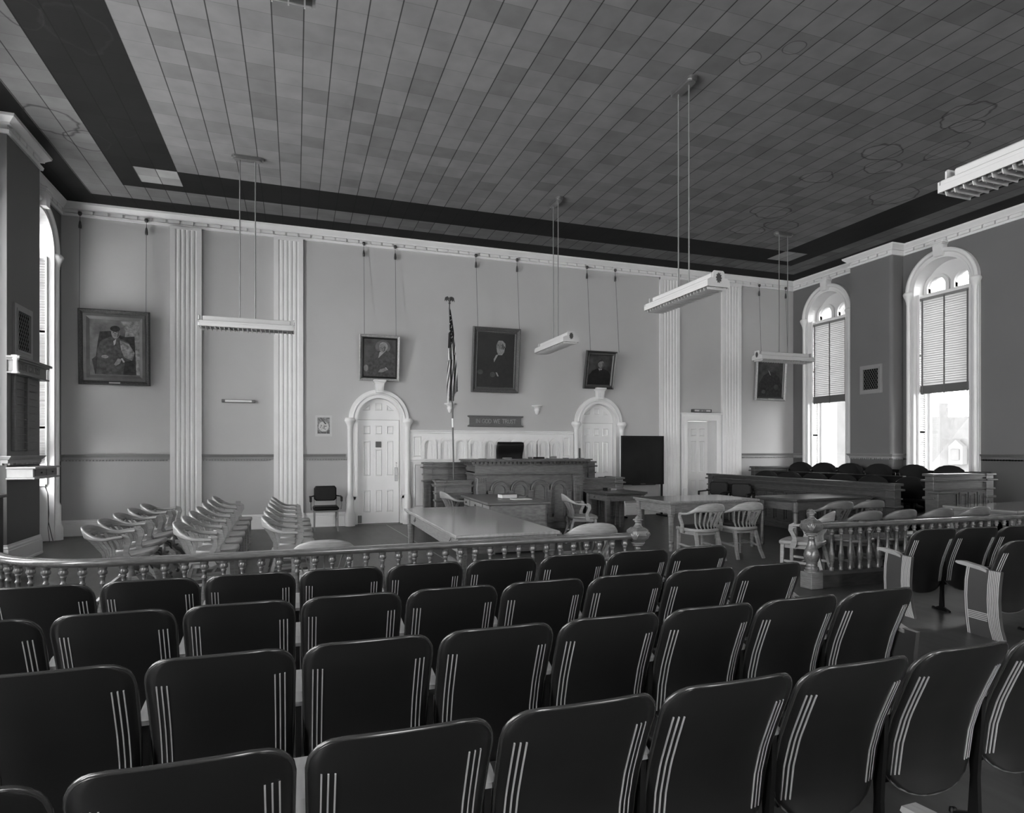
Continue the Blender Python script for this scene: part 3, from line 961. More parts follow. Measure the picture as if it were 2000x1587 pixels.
k = 1
for i, y in enumerate(LEFT_WIN):
    make_window(k, -1, y, i < 1, ['arched window at the far end of the left wall, half hidden by the pier', 'arched window of the left wall before the pier',
                'arched window of the left wall beside the rail', 'arched window of the left wall beside the seating', 'arched window of the left wall near the rear'][i]); k += 1
for i, y in enumerate(RIGHT_WIN):
    make_window(k, 1, y, i < 2, ['arched window nearest the back wall on the right, half hidden by the breast', 'large arched window right of the chimney breast, with the gabled roof outside',
                'arched window of the right wall beside the rail', 'arched window of the right wall beside the seating'][i]); k += 1

for x in REAR_WIN:
    make_window(k, 0, x, False, 'arched window in the rear wall behind the seating'); k += 1

# venetian blinds: half drawn in the right-hand windows
def make_blind(side, yc, z_bot, label, dy=0.0):
    fr = side_frame(side, yc) @ Matrix.Translation((0, dy, 0))
    root = thing('venetian_blind', label, 'blind', fr.translation, 0, 'venetian blinds')
    root.rotation_euler = fr.to_euler()
    mb = MB()
    hw = WIN_R - .055
    zt = 4.77
    z = zt - .05
    stack = z_bot + .17
    while z > stack:
        mb.add([(-hw, .052, z + .033), (hw, .052, z + .033), (hw, .062, z + .008), (-hw, .062, z + .008), (hw, .082, z - .031), (-hw, .082, z - .031)], [(0, 1, 2, 3), (3, 2, 4, 5)])
        z -= .0475
    mb.build('slats', M_BLIND, root)
    mb = MB(); mb.box(-hw - .01, hw + .01, .04, .10, zt - .03, zt + .03, .006); mb.build('head_rail', M_RAILP, root)
    mb = MB()
    z = z_bot
    i = 0
    while z < stack:
        mb.box(-hw, hw, .046, .096, z, z + .0045); z += .0058; i += 1
    mb.build('slat_stack', M_GREYMETAL, root)
    for c in (-hw + .05, 0, hw - .05):
        mb = MB()
        mb.box(c - .016, c + .016, .038, .0405, z_bot - .015, zt)
        mb.build('tape', M_TAPE, root)
    return root
make_blind(1, RIGHT_WIN[0], 2.76, 'half lowered venetian blind in the far right window')
make_blind(1, RIGHT_WIN[1], 2.76, 'half lowered venetian blind in the window right of the chimney breast')
make_blind(1, RIGHT_WIN[2], 1.4, 'lowered venetian blind in the right wall window beside the rail')
make_blind(-1, LEFT_WIN[0], 1.3, 'added unseen venetian blind holding back light in the far left window', .13)  # unseen blind, added to dim the left bay of the back wall

# ------------------------------------------------------------------ outside, seen through the right windows
def house(name, label, x, y, w, dp, h, roof_h, m1, m2, rz=0):
    root = thing(name, label, 'building', (x, y, 0), rz)
    mb = MB(); mb.box(-dp / 2, dp / 2, -w / 2, w / 2, -25, h); mb.build('wall', m1, root)
    if roof_h:
        mb = MB()
        mb.loft([[(-dp / 2 - .3, -w / 2 - .3, h), (-dp / 2 - .3, w / 2 + .3, h), (-dp / 2 - .3, 0, h + roof_h)],
                 [(dp / 2, -w / 2 - .3, h), (dp / 2, w / 2 + .3, h), (dp / 2, 0, h + roof_h)]], 0, False)
        mb.build('roof', m2, root)
    return root
rt = thing('gabled_house', 'pale gabled house with a small dormer seen through the large right window', 'building', (30, 22.0, 0))
mb = MB(); mb.box(0, 8, -6, .45, -20, .2); mb.build('wall', M_BRICKW, rt)
mb = MB()
mb.loft([[(-.2, 1.0, .2), (-.2, -1.35, 3.1), (-.2, -6, -1.5)], [(8, 1.0, .2), (8, -1.35, 3.1), (8, -6, -1.5)]], 0, False)
mb.build('roof', M_ROOFW, rt)
mb = MB(); mb.box(-.5, 2, -1.28, -.62, .9, 1.75); mb.prism([(-.62, 1.75), (-.95, 2.05), (-1.28, 1.75)], -.5, 2, M=Matrix(((0, 1, 0, 0), (1, 0, 0, 0), (0, 0, 1, 0), (0, 0, 0, 1)))); mb.build('dormer', M_FARW, rt)
mb = MB(); mb.box(-.56, -.5, -1.15, -.75, 1.1, 1.6); mb.build('dormer_window', M_ROOFW, rt)
rt = thing('city_block', 'hazy low city skyline with a square tower on the horizon outside', 'building', (150, 105, 0))
pts = [(60, -60), (-60, -60)]
yy = -60
while yy < 60:
    hh = 8.6 + random.uniform(-.5, 1.1); w_ = random.uniform(4, 9)
    pts += [(yy, hh), (min(yy + w_, 60), hh)]; yy += w_ + .01
mb = MB(); mb.prism(pts, 0, 10, M=Matrix(((0, 1, 0, 0), (1, 0, 0, 0), (0, 0, 1, 0), (0, 0, 0, 1))))
mb.build('wall', M_FARW, rt)
mb = MB(); mb.box(-8, -5, .2, 3.6, -10, 12.6); mb.build('tower', M_ROOFW, rt)
rt = thing('stone_wing', 'pale projecting stone wing seen through the far right window', 'building', (20, 19.8, 0))
mb = MB(); mb.box(0, 3, -.9, 1.2, -20, 14); mb.box(-.06, 0, -.9, 1.2, 3.6, 3.9); mb.build('wall', M_BRICKW, rt)
rt = thing('office_block', 'pale flat roofed building beyond the projecting wing outside', 'building', (42, 38.5, 0))
mb = MB(); mb.box(0, 6, -5.5, 6, -30, 4.0); mb.build('wall', M_BRICKW, rt)

# ================================================================== WALL THINGS
# picture-rail portraits
def ell(cx, cz, rx, rz_, n=24, a0=0, a1=2 * PI):
    return [(cx + rx * math.cos(a0 + (a1 - a0) * i / n), cz + rz_ * math.sin(a0 + (a1 - a0) * i / n)) for i in range(n)]
def face_marks(cx, cz, rx, rz_, m):
    out = []
    for sg in (-1, 1):
        out.append(('eye', M_SUIT, ell(cx + sg * rx * .42 - rx * .08, cz + rz_ * .08, rx * .17, rz_ * .07, 8)))
    out.append(('nose_shadow', m, [(cx - rx * .12, cz + rz_ * .05), (cx + rx * .06, cz - rz_ * .28), (cx - rx * .22, cz - rz_ * .28)]))
    out.append(('mouth', M_SUIT, [(cx - rx * .38, cz - rz_ * .50), (cx + rx * .22, cz - rz_ * .50), (cx + rx * .18, cz - rz_ * .57), (cx - rx * .34, cz - rz_ * .57)]))
    out.append(('cheek_shadow', m, [(cx + rx * .55, cz + rz_ * .5), (cx + rx * .95, cz + rz_ * .2), (cx + rx * .8, cz - rz_ * .5), (cx + rx * .3, cz - rz_ * .9), (cx + rx * .55, cz - rz_ * .2)]))
    return out
def portrait(name, label, x0, x1, z0, z1, lean, fw, m_frame, m_liner, lw, canvas, paint, wires, plaque=None):
    """(x0..x1, z0..z1) outline on the wall; the top leans out by 'lean' metres"""
    h = z1 - z0; w = x1 - x0
    ang = math.asin(min(lean / h, .5))
    root = thing(name, label, 'painting', ((x0 + x1) / 2, YB - .035, z0), 0)
    M = Matrix.Rotation(ang, 4, 'X')
    hw = w / 2
    mb = MB()
    # frame: mitred sweep of a moulded profile
    pr = [(0, 0), (0, -.05), (fw * .25, -.075), (fw * .55, -.06), (fw * .8, -.045), (fw, -.03), (fw, 0)]
    def framering(o0, prof_, mi):
        pts = [(-hw + o0, o0), (hw - o0, o0), (hw - o0, h - o0), (-hw + o0, h - o0)]
        nrm = [(1, 1), (-1, 1), (-1, -1), (1, -1)]
        rings = []
        for (px, pz), (nx, nz) in zip(pts, nrm):
            rings.append([(px + nx * o, y, pz + nz * o) for o, y in prof_])
        rings.append(rings[0])
        mb.loft(rings, mi, False, M, True, False)
    framering(0, pr, 0)
    if lw:
        framering(fw, [(0, 0), (0, -.04), (lw * .5, -.045), (lw, -.02), (lw, 0)], 1)
    mb.build('frame', [m_frame, m_liner], root)
    i = fw + lw
    mb = MB(); mb.box(-hw + i - .004, hw - i + .004, -.018, -.004, i - .004, h - i + .004, M=M)
    cv = mb.build('canvas', canvas, root)
    W, H = w - 2 * i, h - 2 * i
    for k, (nm, m, poly) in enumerate(paint):
        mb = MB()
        pts = [(max(-W / 2, min(W / 2, -W / 2 + px * W)), i + max(0, min(1, pz)) * H) for px, pz in poly]
        y = -.019 - .0006 * k
        mb.prism(pts, y, y + .001, M=M)
        mb.build(nm, m, cv)
    if plaque:
        mb = MB(); mb.box(-.09, .09, -.07, -.045, .02, .055, .003, M=M); mb.build('name_plate', plaque, root)
    # wires to the picture rail with hooks and tassels
    for wx in wires:
        mb = MB()
        top = M @ Vector((0, -.02, h - .01))
        a = (wx - root.location.x, top.y, top.z); b = (wx - root.location.x, -.03, Z0C + .02 - z0)
        mb.tube([a, b], .0045, 6)
        mb.build('hanging_wire', M_WIRE, root)
        mb = MB()
        mb.lathe([(.0, .04), (.028, .035), (.034, .0), (.02, -.03), (0, -.04)], 12, M=T(b[0], -.035, b[2] + .02))
        mb.lathe([(.004, .0), (.006, -.1), (.018, -.13), (.026, -.2), (.024, -.24), (.0, -.242)], 10, M=T(b[0], -.03, b[2]))
        mb.build('hook_and_tassel', M_METALD, root)
    return root
# 1: seated man, large, far left
paint = [('light_patch', M_CVL, [(.62, .98), (1, 1), (1, .02), (.7, .03), (.66, .5), (.72, .8)]),
         ('chair', M_SUIT, [(.10, .02), (.04, .28), (.12, .34), (.16, .6), (.20, .78), (.4, .8), (.7, .7), (.9, .72), (.93, .02)]),
         ('coat', M_SUITL, [(.12, .02), (.15, .30), (.14, .44), (.22, .62), (.42, .70), (.58, .68), (.78, .60), (.90, .42), (.86, .28), (.70, .26), (.66, .02)]),
         ('coat_light', M_CVL, [(.60, .64), (.78, .58), (.90, .42), (.84, .28), (.68, .34), (.62, .48)]),
         ('shirt', M_SHIRT, [(.47, .62), (.53, .66), (.51, .57), (.48, .54)]),
         ('face', M_SKIN, ell(.515, .77, .085, .105))] + face_marks(.515, .77, .085, .105, M_SKIND) + [
         ('hair', M_SUIT, ell(.51, .84, .10, .055)),
         ('hand', M_SKIN, ell(.30, .335, .07, .03)),
         ('hand', M_SKIN, [(.48, .20), (.56, .31), (.64, .30), (.60, .22), (.52, .18)]),
         ('cuff', M_SHIRT, [(.62, .31), (.65, .32), (.70, .25), (.67, .24)])]
portrait('portrait_painting', 'largest painting at far left: seated man with folded hands in a wide dark frame', -3.71, -2.565, 2.76, 4.13, .05, .075, M_FRAMED, mat('brown_liner', .085, .4, .5, .2, 8), .10, M_CVA, paint, [-3.69, -2.63], M_SHIRT)
paint = [('glow', M_CVA, ell(.60, .80, .24, .17)),
         ('suit', M_SUITL, [(.02, .0), (.05, .30), (.12, .45), (.28, .62), (.48, .69), (.72, .70), (.92, .62), (1, .58), (1, 0)]),
         ('shirt', M_SHIRT, [(.50, .66), (.70, .70), (.58, .60), (.46, .49), (.48, .58)]),
         ('hair', M_HAIRW, ell(.62, .81, .135, .12)), ('face', M_SKIN, ell(.59, .77, .10, .12))] + face_marks(.59, .77, .10, .12, M_SKIND) + [
         ('hand', M_SKIN, ell(.08, .22, .07, .09)),
         ('hand', M_SKIN, [(.46, .12), (.52, .20), (.70, .24), (.74, .18), (.60, .12)]),
         ('cuff', M_SHIRT, [(.68, .25), (.71, .26), (.78, .19), (.75, .18)])]
portrait('portrait_painting', 'painting above the left arched door: white-haired man in a grey suit, pale gilt frame', 1.24, 2.072, 3.015, 3.965, .13, .055, M_FRAMEL, mat('frame_dark_inlay', .02, .4, .4), .035, M_CVB, paint, [1.343, 1.99])
paint = [('robe', M_SUITB, [(.0, .0), (.05, .28), (.2, .38), (.36, .52), (.48, .62), (.62, .66), (.85, .58), (1, .45), (1, 0)]),
         ('shirt', M_SHIRT, [(.44, .52), (.50, .60), (.56, .61), (.50, .53), (.45, .46)]),
         ('face', M_SKIN, ell(.60, .77, .10, .085))] + face_marks(.60, .78, .10, .085, M_SKIND) + [
         ('beard', M_HAIRW, [(.50, .74), (.56, .70), (.70, .71), (.73, .76), (.72, .66), (.66, .60), (.56, .60), (.52, .66)]),
         ('hair', M_HAIRW, [(.52, .83), (.56, .87), (.66, .87), (.74, .82), (.75, .74), (.70, .78), (.66, .83), (.58, .85)]),
         ('hand', M_SKIND, ell(.08, .27, .08, .045)),
         ('hand', M_SKIND, ell(.42, .23, .075, .05)),
         ('cuff', M_SHIRT, [(.50, .275), (.54, .27), (.59, .20), (.55, .20)])]
portrait('portrait_painting', 'tall central painting above the motto board: white-bearded man in black, carved frame', 3.648, 4.745, 2.85, 4.27, .17, .085, M_FRAMEG, M_FRAMEG, .04, M_CVC, paint, [3.758, 4.72])
paint = [('suit', M_SUITB, [(.0, .0), (.02, .30), (.16, .46), (.40, .56), (.62, .56), (.86, .48), (1, .34), (1, 0)]),
         ('shirt', M_SHIRT, [(.42, .55), (.60, .55), (.52, .47), (.48, .47)]),
         ('tie', M_SUITB, [(.49, .52), (.53, .52), (.53, .45), (.49, .45)]),
         ('face', M_SKIN, ell(.52, .70, .13, .125))] + face_marks(.52, .70, .13, .125, M_SKIND) + [
         ('hair', M_SUIT, [(.38, .72), (.42, .82), (.54, .86), (.66, .82), (.60, .82), (.46, .79)])]
portrait('portrait_painting', 'smallest painting, above the right arched door: dark-suited man in a plain dark frame', 6.358, 7.15, 3.015, 3.90, .20, .05, M_METALD, mat('frame_liner_grey', .07, .4, .5, .2), .05, M_CVB, paint, [6.46, 7.204])
paint = [('suit', M_SUIT, [(.0, .0), (.02, .34), (.2, .55), (.44, .66), (.62, .64), (.85, .52), (1, .3), (1, 0)]),
         ('shirt', M_SHIRT, [(.38, .70), (.44, .66), (.50, .56), (.46, .58)]),
         ('face', M_SKIND, ell(.54, .79, .09, .09)),
         ('hand', M_SKIND, ell(.22, .13, .08, .05)), ('hand', M_CVB, ell(.74, .26, .10, .07))]
portrait('portrait_painting', 'painting at the far right behind a hanging lamp: seated man, narrow silvery frame', 11.28, 12.24, 2.865, 4.05, .08, .055, M_FRAMEL, M_METALD, .04, M_CVB, paint, [11.418, 12.276], M_FRAMEL)

# motto board
root = thing('motto_board', 'wooden motto board with raised letters under the central painting', 'sign', (4.225, YB, 0))
mb = MB()
mb.box(-.60, .60, -.05, 0, 2.12, 2.30); mb.box(-.645, .645, -.085, 0, 2.30, 2.328, .006); mb.box(-.62, .62, -.07, 0, 2.285, 2.30)
mb.box(-.645, .645, -.08, 0, 2.085, 2.11, .006); mb.box(-.62, .62, -.065, 0, 2.108, 2.125)
mb.build('board', M_SIGN, root)
mb = MB(); tx = 'IN GOD WE TRUST'; hh = .085
text_mb(mb, tx, -text_width(tx, hh) / 2, 2.165, hh, -.058, -.048, .14)
mb.build('lettering', M_LETTER, root)
# jury room sign: framed box over door 3
root = thing('jury_room_sign', 'small framed sign on top of the square door surround', 'sign', (9.65, YB, 0))
mb = MB(); mb.box(-.28, .28, -.09, 0, 2.515, 2.59, .006); mb.build('sign_case', M_METALD, root)
mb = MB(); mb.box(-.235, .235, -.095, -.08, 2.53, 2.575); pn = mb.build('sign_face', M_PAPER, root)
mb = MB(); tx = 'JURY ROOM'; text_mb(mb, tx, -text_width(tx, .03) / 2, 2.537, .03, -.0975, -.094, .2, False)
mb.build('lettering', M_VOID, pn)
# wall tube lamp between the left pilasters
root = thing('wall_lamp', 'slim tubular wall lamp between the two left pilasters', 'lamp', (-1.05, YB, 0))
mb = MB(); mb.box(-.29, .29, -.05, 0, 2.49, 2.55, .012); mb.build('backplate', M_GREYMETAL, root)
mb = MB(); mb.lathe([(.0, -.24), (.02, -.24), (.022, -.235), (.022, .235), (.02, .24), (0, .24)], 12, M=T(0, -.062, 2.52, 0, 0, PI / 2)); mb.build('tube', M_WHITE, root)
for sx_ in (-1, 1):
    mb = MB(); mb.lathe([(.03, -.03), (.03, .03)], 12, M=T(.27 * sx_, -.055, 2.52, 0, 0, PI / 2)); mb.build('end_cap', M_METAL, root)
mb = MB(); mb.box(-.045, .045, -.008, 0, -.065, .065, .003); mb.box(-.012, .012, -.011, -.006, .015, .045); mb.box(-.012, .012, -.011, -.006, -.045, -.015)
o = mb.build('wall_socket', M_RAILP); o.location = (-1.06, YB, .50); tag(o, 'small socket plate low on the wall between the two left pilasters', 'socket')
mb = MB(); mb.tube([(0, 0, .95), (.02, -.03, .85), (-.01, -.05, .6), (.03, -.04, .35), (.10, -.06, .12), (.2, -.05, .01)], .006, 6); mb.tube([(.03, 0, .95), (.05, -.03, .80), (.02, -.05, .5), (.01, -.04, .25), (.02, -.06, .01)], .005, 6)
o = mb.build('cord', M_METALD); o.location = (-3.98, 12.5, 0); o.rotation_euler = (0, 0, PI / 2); tag(o, 'dark cords hanging down in the recess of the far left window', 'cord')
# poster
root = thing('printed_notice', 'white paper notice with a grey emblem pinned left of the arched door', 'poster', (.545, YB, 0))
mb = MB(); mb.box(-.165, .165, -.006, -.001, 1.845, 2.275); mb.build('sheet', M_PAPER, root)
mb = MB()
mb.holed(rect(-.12, .12, 1.90, 2.23), [ell(0.0, 2.045, .102, .10, 24)], -.0075, -.006); mb.build('emblem_border', mat('print_midgrey', .24, .7, .2, .6, 45), root)
mb = MB(); mb.prism([(-.07, 2.215), (-.04, 2.215), (.06, 2.10), (.03, 2.09)], -.009, -.0072)
for i in range(26):
    a = random.uniform(0, 2 * PI); r_ = random.uniform(0, .075)
    mb.prism(ell(r_ * math.cos(a), 2.04 + .8 * r_ * math.sin(a), .008, .007, 6), -.0085, -.006)
mb.prism([(-.12, 1.98), (-.08, 1.93), (-.06, 1.90), (-.12, 1.90)], -.009, -.0072); mb.prism([(.12, 1.98), (.07, 1.96), (.06, 1.90), (.12, 1.90)], -.009, -.0072)
mb.prism([(-.06, 1.935), (.06, 1.935), (.05, 1.905), (-.05, 1.905)], -.009, -.0072)
mb.build('emblem', M_INK, root)
# plaster wall brackets
def bracket():
    root = thing('wall_bracket', '', 'bracket')
    mb = MB()
    mb.lathe([(.0, .205), (.12, .205), (.125, .19), (.115, .18), (.07, .165), (.065, .15), (.05, .14), (.055, .12), (.06, .09), (.045, .06), (.04, .03), (.025, .01), (.02, 0), (0, -.005)], 16, (0, -.02))
    mb.build('bracket_body', M_TRIM, root)
    return root
P = Proto(bracket)
P.put((3.18, YB, 2.38), 0, 'small white wall bracket partly behind the flag')
P.put((5.217, YB, 2.38), 0, 'small white wall bracket right of the motto board')

# vents on the chimney breasts
def vent(name, label, M, w, h):
    root = thing(name, label, 'vent', M.translation); root.rotation_euler = M.to_euler()
    mb = MB(); mb.holed(rect(-w / 2, w / 2, 0, h), [rect(-w / 2 + .09, w / 2 - .09, .09, h - .09)], -.025, 0)
    mb.holed(rect(-w / 2 + .06, w / 2 - .06, .06, h - .06), [rect(-w / 2 + .09, w / 2 - .09, .09, h - .09)], -.035, -.02)
    mb.build('vent_frame', M_RAILP, root)
    mb = MB(); mb.box(-w / 2 + .08, w / 2 - .08, -.006, -.002, .08, h - .08); mb.build('dark_opening', M_VOID, root)
    mb = MB()
    a, b = -w / 2 + .09, w / 2 - .09; c, d = .09, h - .09
    k = 9; st = (b - a) / k * 1.35
    i = -20
    for i in range(-18, 22):
        for sg in (1, -1):
            # line x = a + (i*st) + sg*(z-c)*0.55
            p = []
            zz0, zz1 = c, d
            xa = a + i * st; sl = .6 * sg
            def zx(x): return c + (x - xa) / sl
            z0_, z1_ = c, d
            if sl > 0: z0_ = max(c, zx(a)); z1_ = min(d, zx(b))
            else: z0_ = max(c, zx(b)); z1_ = min(d, zx(a))
            if z1_ - z0_ < .02: continue
            mb.tube([(xa + sl * (z0_ - c), -.012, z0_), (xa + sl * (z1_ - c), -.012, z1_)], .0035, 4)
    mb.build('grille', M_GREYMETAL, root)
fr_r = Matrix.Translation((XR - PD, 10.633, 2.837)) @ Matrix.Rotation(-PI / 2, 4, 'Z')
vent('wall_vent', 'square lattice vent on the right chimney breast', fr_r, .57, .64)
fr_l = Matrix.Translation((XL + PD, 10.64, 2.87)) @ Matrix.Rotation(PI / 2, 4, 'Z')
vent('wall_vent', 'tall lattice vent on the left pier above the directory board', fr_l, .62, .72)

# directory board on the left pier
FL = Matrix.Translation((XL + PD, 10.7, 0)) @ Matrix.Rotation(PI / 2, 4, 'Z')   # local x = world y ; local -y = into room
root = thing('directory_board', 'wooden slatted directory board with a carved header on the left pier', 'board', FL.translation)
root.rotation_euler = FL.to_euler()
mb = MB()
mb.box(-.54, .54, -.10, 0, 2.62, 2.80); mb.box(-.60, .60, -.16, 0, 2.80, 2.835, .006); mb.box(-.57, .57, -.13, 0, 2.775, 2.80, .004); mb.box(-.57, .57, -.13, 0, 2.60, 2.622, .004)
mb.build('header', mat('board_paint', 0.17, .5, .4, .08, 6), root)
mb = MB(); tx = 'DIRECTORY'; text_mb(mb, tx, -.42, 2.665, .09, -.108, -.098, .12, True, 1.15); mb.build('lettering', M_LETTERD, root)
mb = MB()
mb.lathe([(.0, 2.60), (.045, 2.60), (.045, 2.615), (.028, 2.63), (.026, 2.77), (.04, 2.80), (.055, 2.84), (.0, 2.845)], 12, (-.56, -.10)); mb.build('side_post', M_TRIM, root)
mb = MB(); mb.box(-.38, .48, -.012, 0, 1.55, 2.60); mb.build('back_panel', M_SIGN, root)
mb = MB()
for x in (-.40, .02):
    mb.box(x - .03, x + .03, -.05, 0, 1.55, 2.60, .004)
mb.build('stile', M_SIGN, root)
for i in range(10):
    mb = MB(); z = 1.56 + i * .106; mb.box(-.37, .40, -.035, 0, z, z + .018, .003); mb.build('slat', M_SIGN, root)
# ledge desk with two drawers
root = thing('wall_desk', 'shallow ledge desk with two small drawers on the left pier', 'desk', FL.translation)
root.rotation_euler = FL.to_euler()
mb = MB(); mb.box(-.57, .32, -.30, 0, 1.19, 1.31, .004); mb.box(-.60, .35, -.34, 0, 1.31, 1.335, .006); mb.box(-.60, .35, -.33, 0, 1.165, 1.19, .006)
body = mb.build('desk_body', mat('desk_paint', .3, .4, .4, .08, 6), root)
for x in (-.33, .09):
    mb = MB(); mb.box(x - .19, x + .19, -.312, -.295, 1.205, 1.295, .004); dr = mb.build('drawer', M_SIGN, root)
    mb = MB(); mb.lathe([(.0, 0), (.012, 0), (.014, .015), (.008, .02), (0, .022)], 10, M=T(x, -.312, 1.25, 0, PI / 2)); mb.build('knob', M_METALD, dr)

# dark stand at the far left edge
root = thing('wooden_stand', 'dark wooden stand at the left picture edge beside the pier', 'stand', (-3.68, 9.12, 0))
mb = MB(); mb.box(-.27, .27, -.24, .24, .12, .98, .01); mb.box(-.235, .235, -.2, .2, 0, .12); mb.build('cabinet', M_DARKW, root)
mb = MB(); mb.box(-.30, .30, -.27, .27, .98, 1.02, .01); mb.build('top', M_DARKOAK, root)

# ------------------------------------------------------------------ blackboard
root = thing('blackboard', 'tall blackboard on a stand in front of the right pilaster', 'blackboard', (7.72, 12.88, 0))
mb = MB(); mb.box(-.55, .55, -.01, .01, .775, 1.88); mb.build('slate', M_BOARD, root)
mb = MB(); mb.holed(rect(-.565, .565, .755, 1.90), [rect(-.54, .54, .785, 1.875)], -.022, .022); mb.build('frame', M_DARKW, root)
mb = MB(); mb.box(-.3, .3, -.085, -.015, .745, .76, .004); mb.build('chalk_ledge', M_DARKW, root)
for x in (-.53, .53):
    mb = MB(); mb.box(x - .02, x + .02, .0, .04, .0, .77); mb.box(x - .025, x + .025, -.2, .24, 0, .04, .01); mb.build('leg', M_DARKW, root)
mb = MB(); mb.box(-.1, .04, -.07, -.03, .76, .785, .006)
o = mb.build('chalk_eraser', M_METALD); o.location = (7.72, 12.88, 0); tag(o, 'felt eraser lying on the blackboard ledge', 'eraser')
# ------------------------------------------------------------------ flag
FPX, FPY = 3.03, 12.25
root = thing('flag_pole', 'tall flag pole with an eagle finial standing beside the bench', 'flag pole', (FPX, FPY, 0))
mb = MB(); tilt = -.11
mb.tube([(0, 0, .0), (tilt * .25, 0, 1.3), (tilt * .5, 0, 2.6), (tilt, 0, 4.42)], .016, 10); mb.build('pole', M_SIGN, root)
mb = MB(); mb.lathe([(.16, 0), (.16, .03), (.07, .07), (.03, .16), (.02, .2)], 16); mb.build('pole_base', M_DARKOAK, root)
mb = MB(); mb.tube([(tilt * .36, 0, 2.02), (tilt * .42, 0, 2.20)], .021, 10); mb.build('joint_sleeve', M_WHITE, root)
mb = MB()
e0 = (tilt, 0, 4.42)
mb.tube([e0, (tilt, 0, 4.50)], .012, 8)
mb.lathe([(0, -.025), (.02, -.015), (.025, 0), (.02, .015), (0, .025)], 10, M=T(tilt, 0, 4.51))
mb.tube([(tilt, 0, 4.53), (tilt, -.005, 4.57), (tilt + .005, -.02, 4.61), (tilt + .02, -.03, 4.63)], [.012, .03, .02, .008], 8)
for sg in (-1, 1):
    mb.prism([(tilt, 4.60), (tilt + sg * .04, 4.645), (tilt + sg * .09, 4.62), (tilt + sg * .105, 4.54), (tilt + sg * .08, 4.57), (tilt + sg * .06, 4.54), (tilt + sg * .045, 4.575), (tilt + sg * .02, 4.55)], -.008, .008)
mb.build('eagle_finial', M_METALD, root)
# the flag: a cloth hanging in folds; stripes and stars are parts of its weave
NS, NT = 90, 200
def flag_pos(u, t):
    """u across the folds 0..1, t down 0..1"""
    wid = .02 + .19 * min(1, t * 1.25) ** .9
    x = -.11 + .045 * t - wid * .42 + u * wid
    amp = .010 + .045 * min(1, t * 1.5)
    y = -.035 + amp * math.sin(u * PI * 5.0 + t * 2.2) * .9
    bot = 1.92 - .25 * u - .05 * math.sin(u * 9)
    z = 4.38 - t * bot
    return (x + .012 * math.sin(t * 6) * u, y, z)
mb = MB()
vs = []; fs = []; ms = []
stars = [(.42, .07), (.62, .12), (.30, .16), (.55, .20), (.75, .19), (.28, .24), (.5, .27), (.78, .26), (.35, .31), (.62, .31), (.85, .33), (.48, .36), (.7, .38)]
def star_in(du, dt):
    r = math.hypot(du, dt)
    if r > 1: return False
    a = math.atan2(dt, du) + PI / 2
    a = (a % (2 * PI / 5)) - PI / 5
    return r < .38 / max(math.cos(PI / 5 - abs(a)) - .0, .2) * .78 + .0 or r * math.cos(PI / 5 - abs(a)) < .36
for j in range(NT + 1):
    for i in range(NS + 1):
        vs.append(flag_pos(i / NS, j / NT))
for j in range(NT):
    for i in range(NS):
        u = (i + .5) / NS; t = (j + .5) / NT
        canton = t < .40 + .03 * math.sin(u * 7) and not (u > .72 and t > .30 + (1 - u) * .25)
        if u < .16 and t < .25: mi = 1
        elif canton:
            mi = 0
            for su, st_ in stars:
                if star_in((u - su) / (.024 / (.02 + .19 * min(1, t * 1.25) ** .9)), (t - st_) / .0155): mi = 1
        else:
            q = (u * 5.2 + t * 3.4 + .35 * math.sin(t * 9)) if t > .55 else (u * 5.2 + t * 7.5 if u > .7 else u * 4.2 - t * 1.3)
            mi = 2 if (q % 1.0) < .5 else 1
        fs.append((j * (NS + 1) + i, j * (NS + 1) + i + 1, (j + 1) * (NS + 1) + i + 1, (j + 1) * (NS + 1) + i)); ms.append(mi)
b = len(mb.v); mb.v += [Vector(v) for v in vs]; mb.f += [list(f) for f in fs]; mb.mi += ms; mb.sm += [True] * len(fs)
o = mb.build('flag', [M_FLAGD, M_FLAGW, M_FLAGR]); o.location = (FPX, FPY, 0)
tag(o, 'stars and stripes flag hanging furled from the tall pole', 'flag')

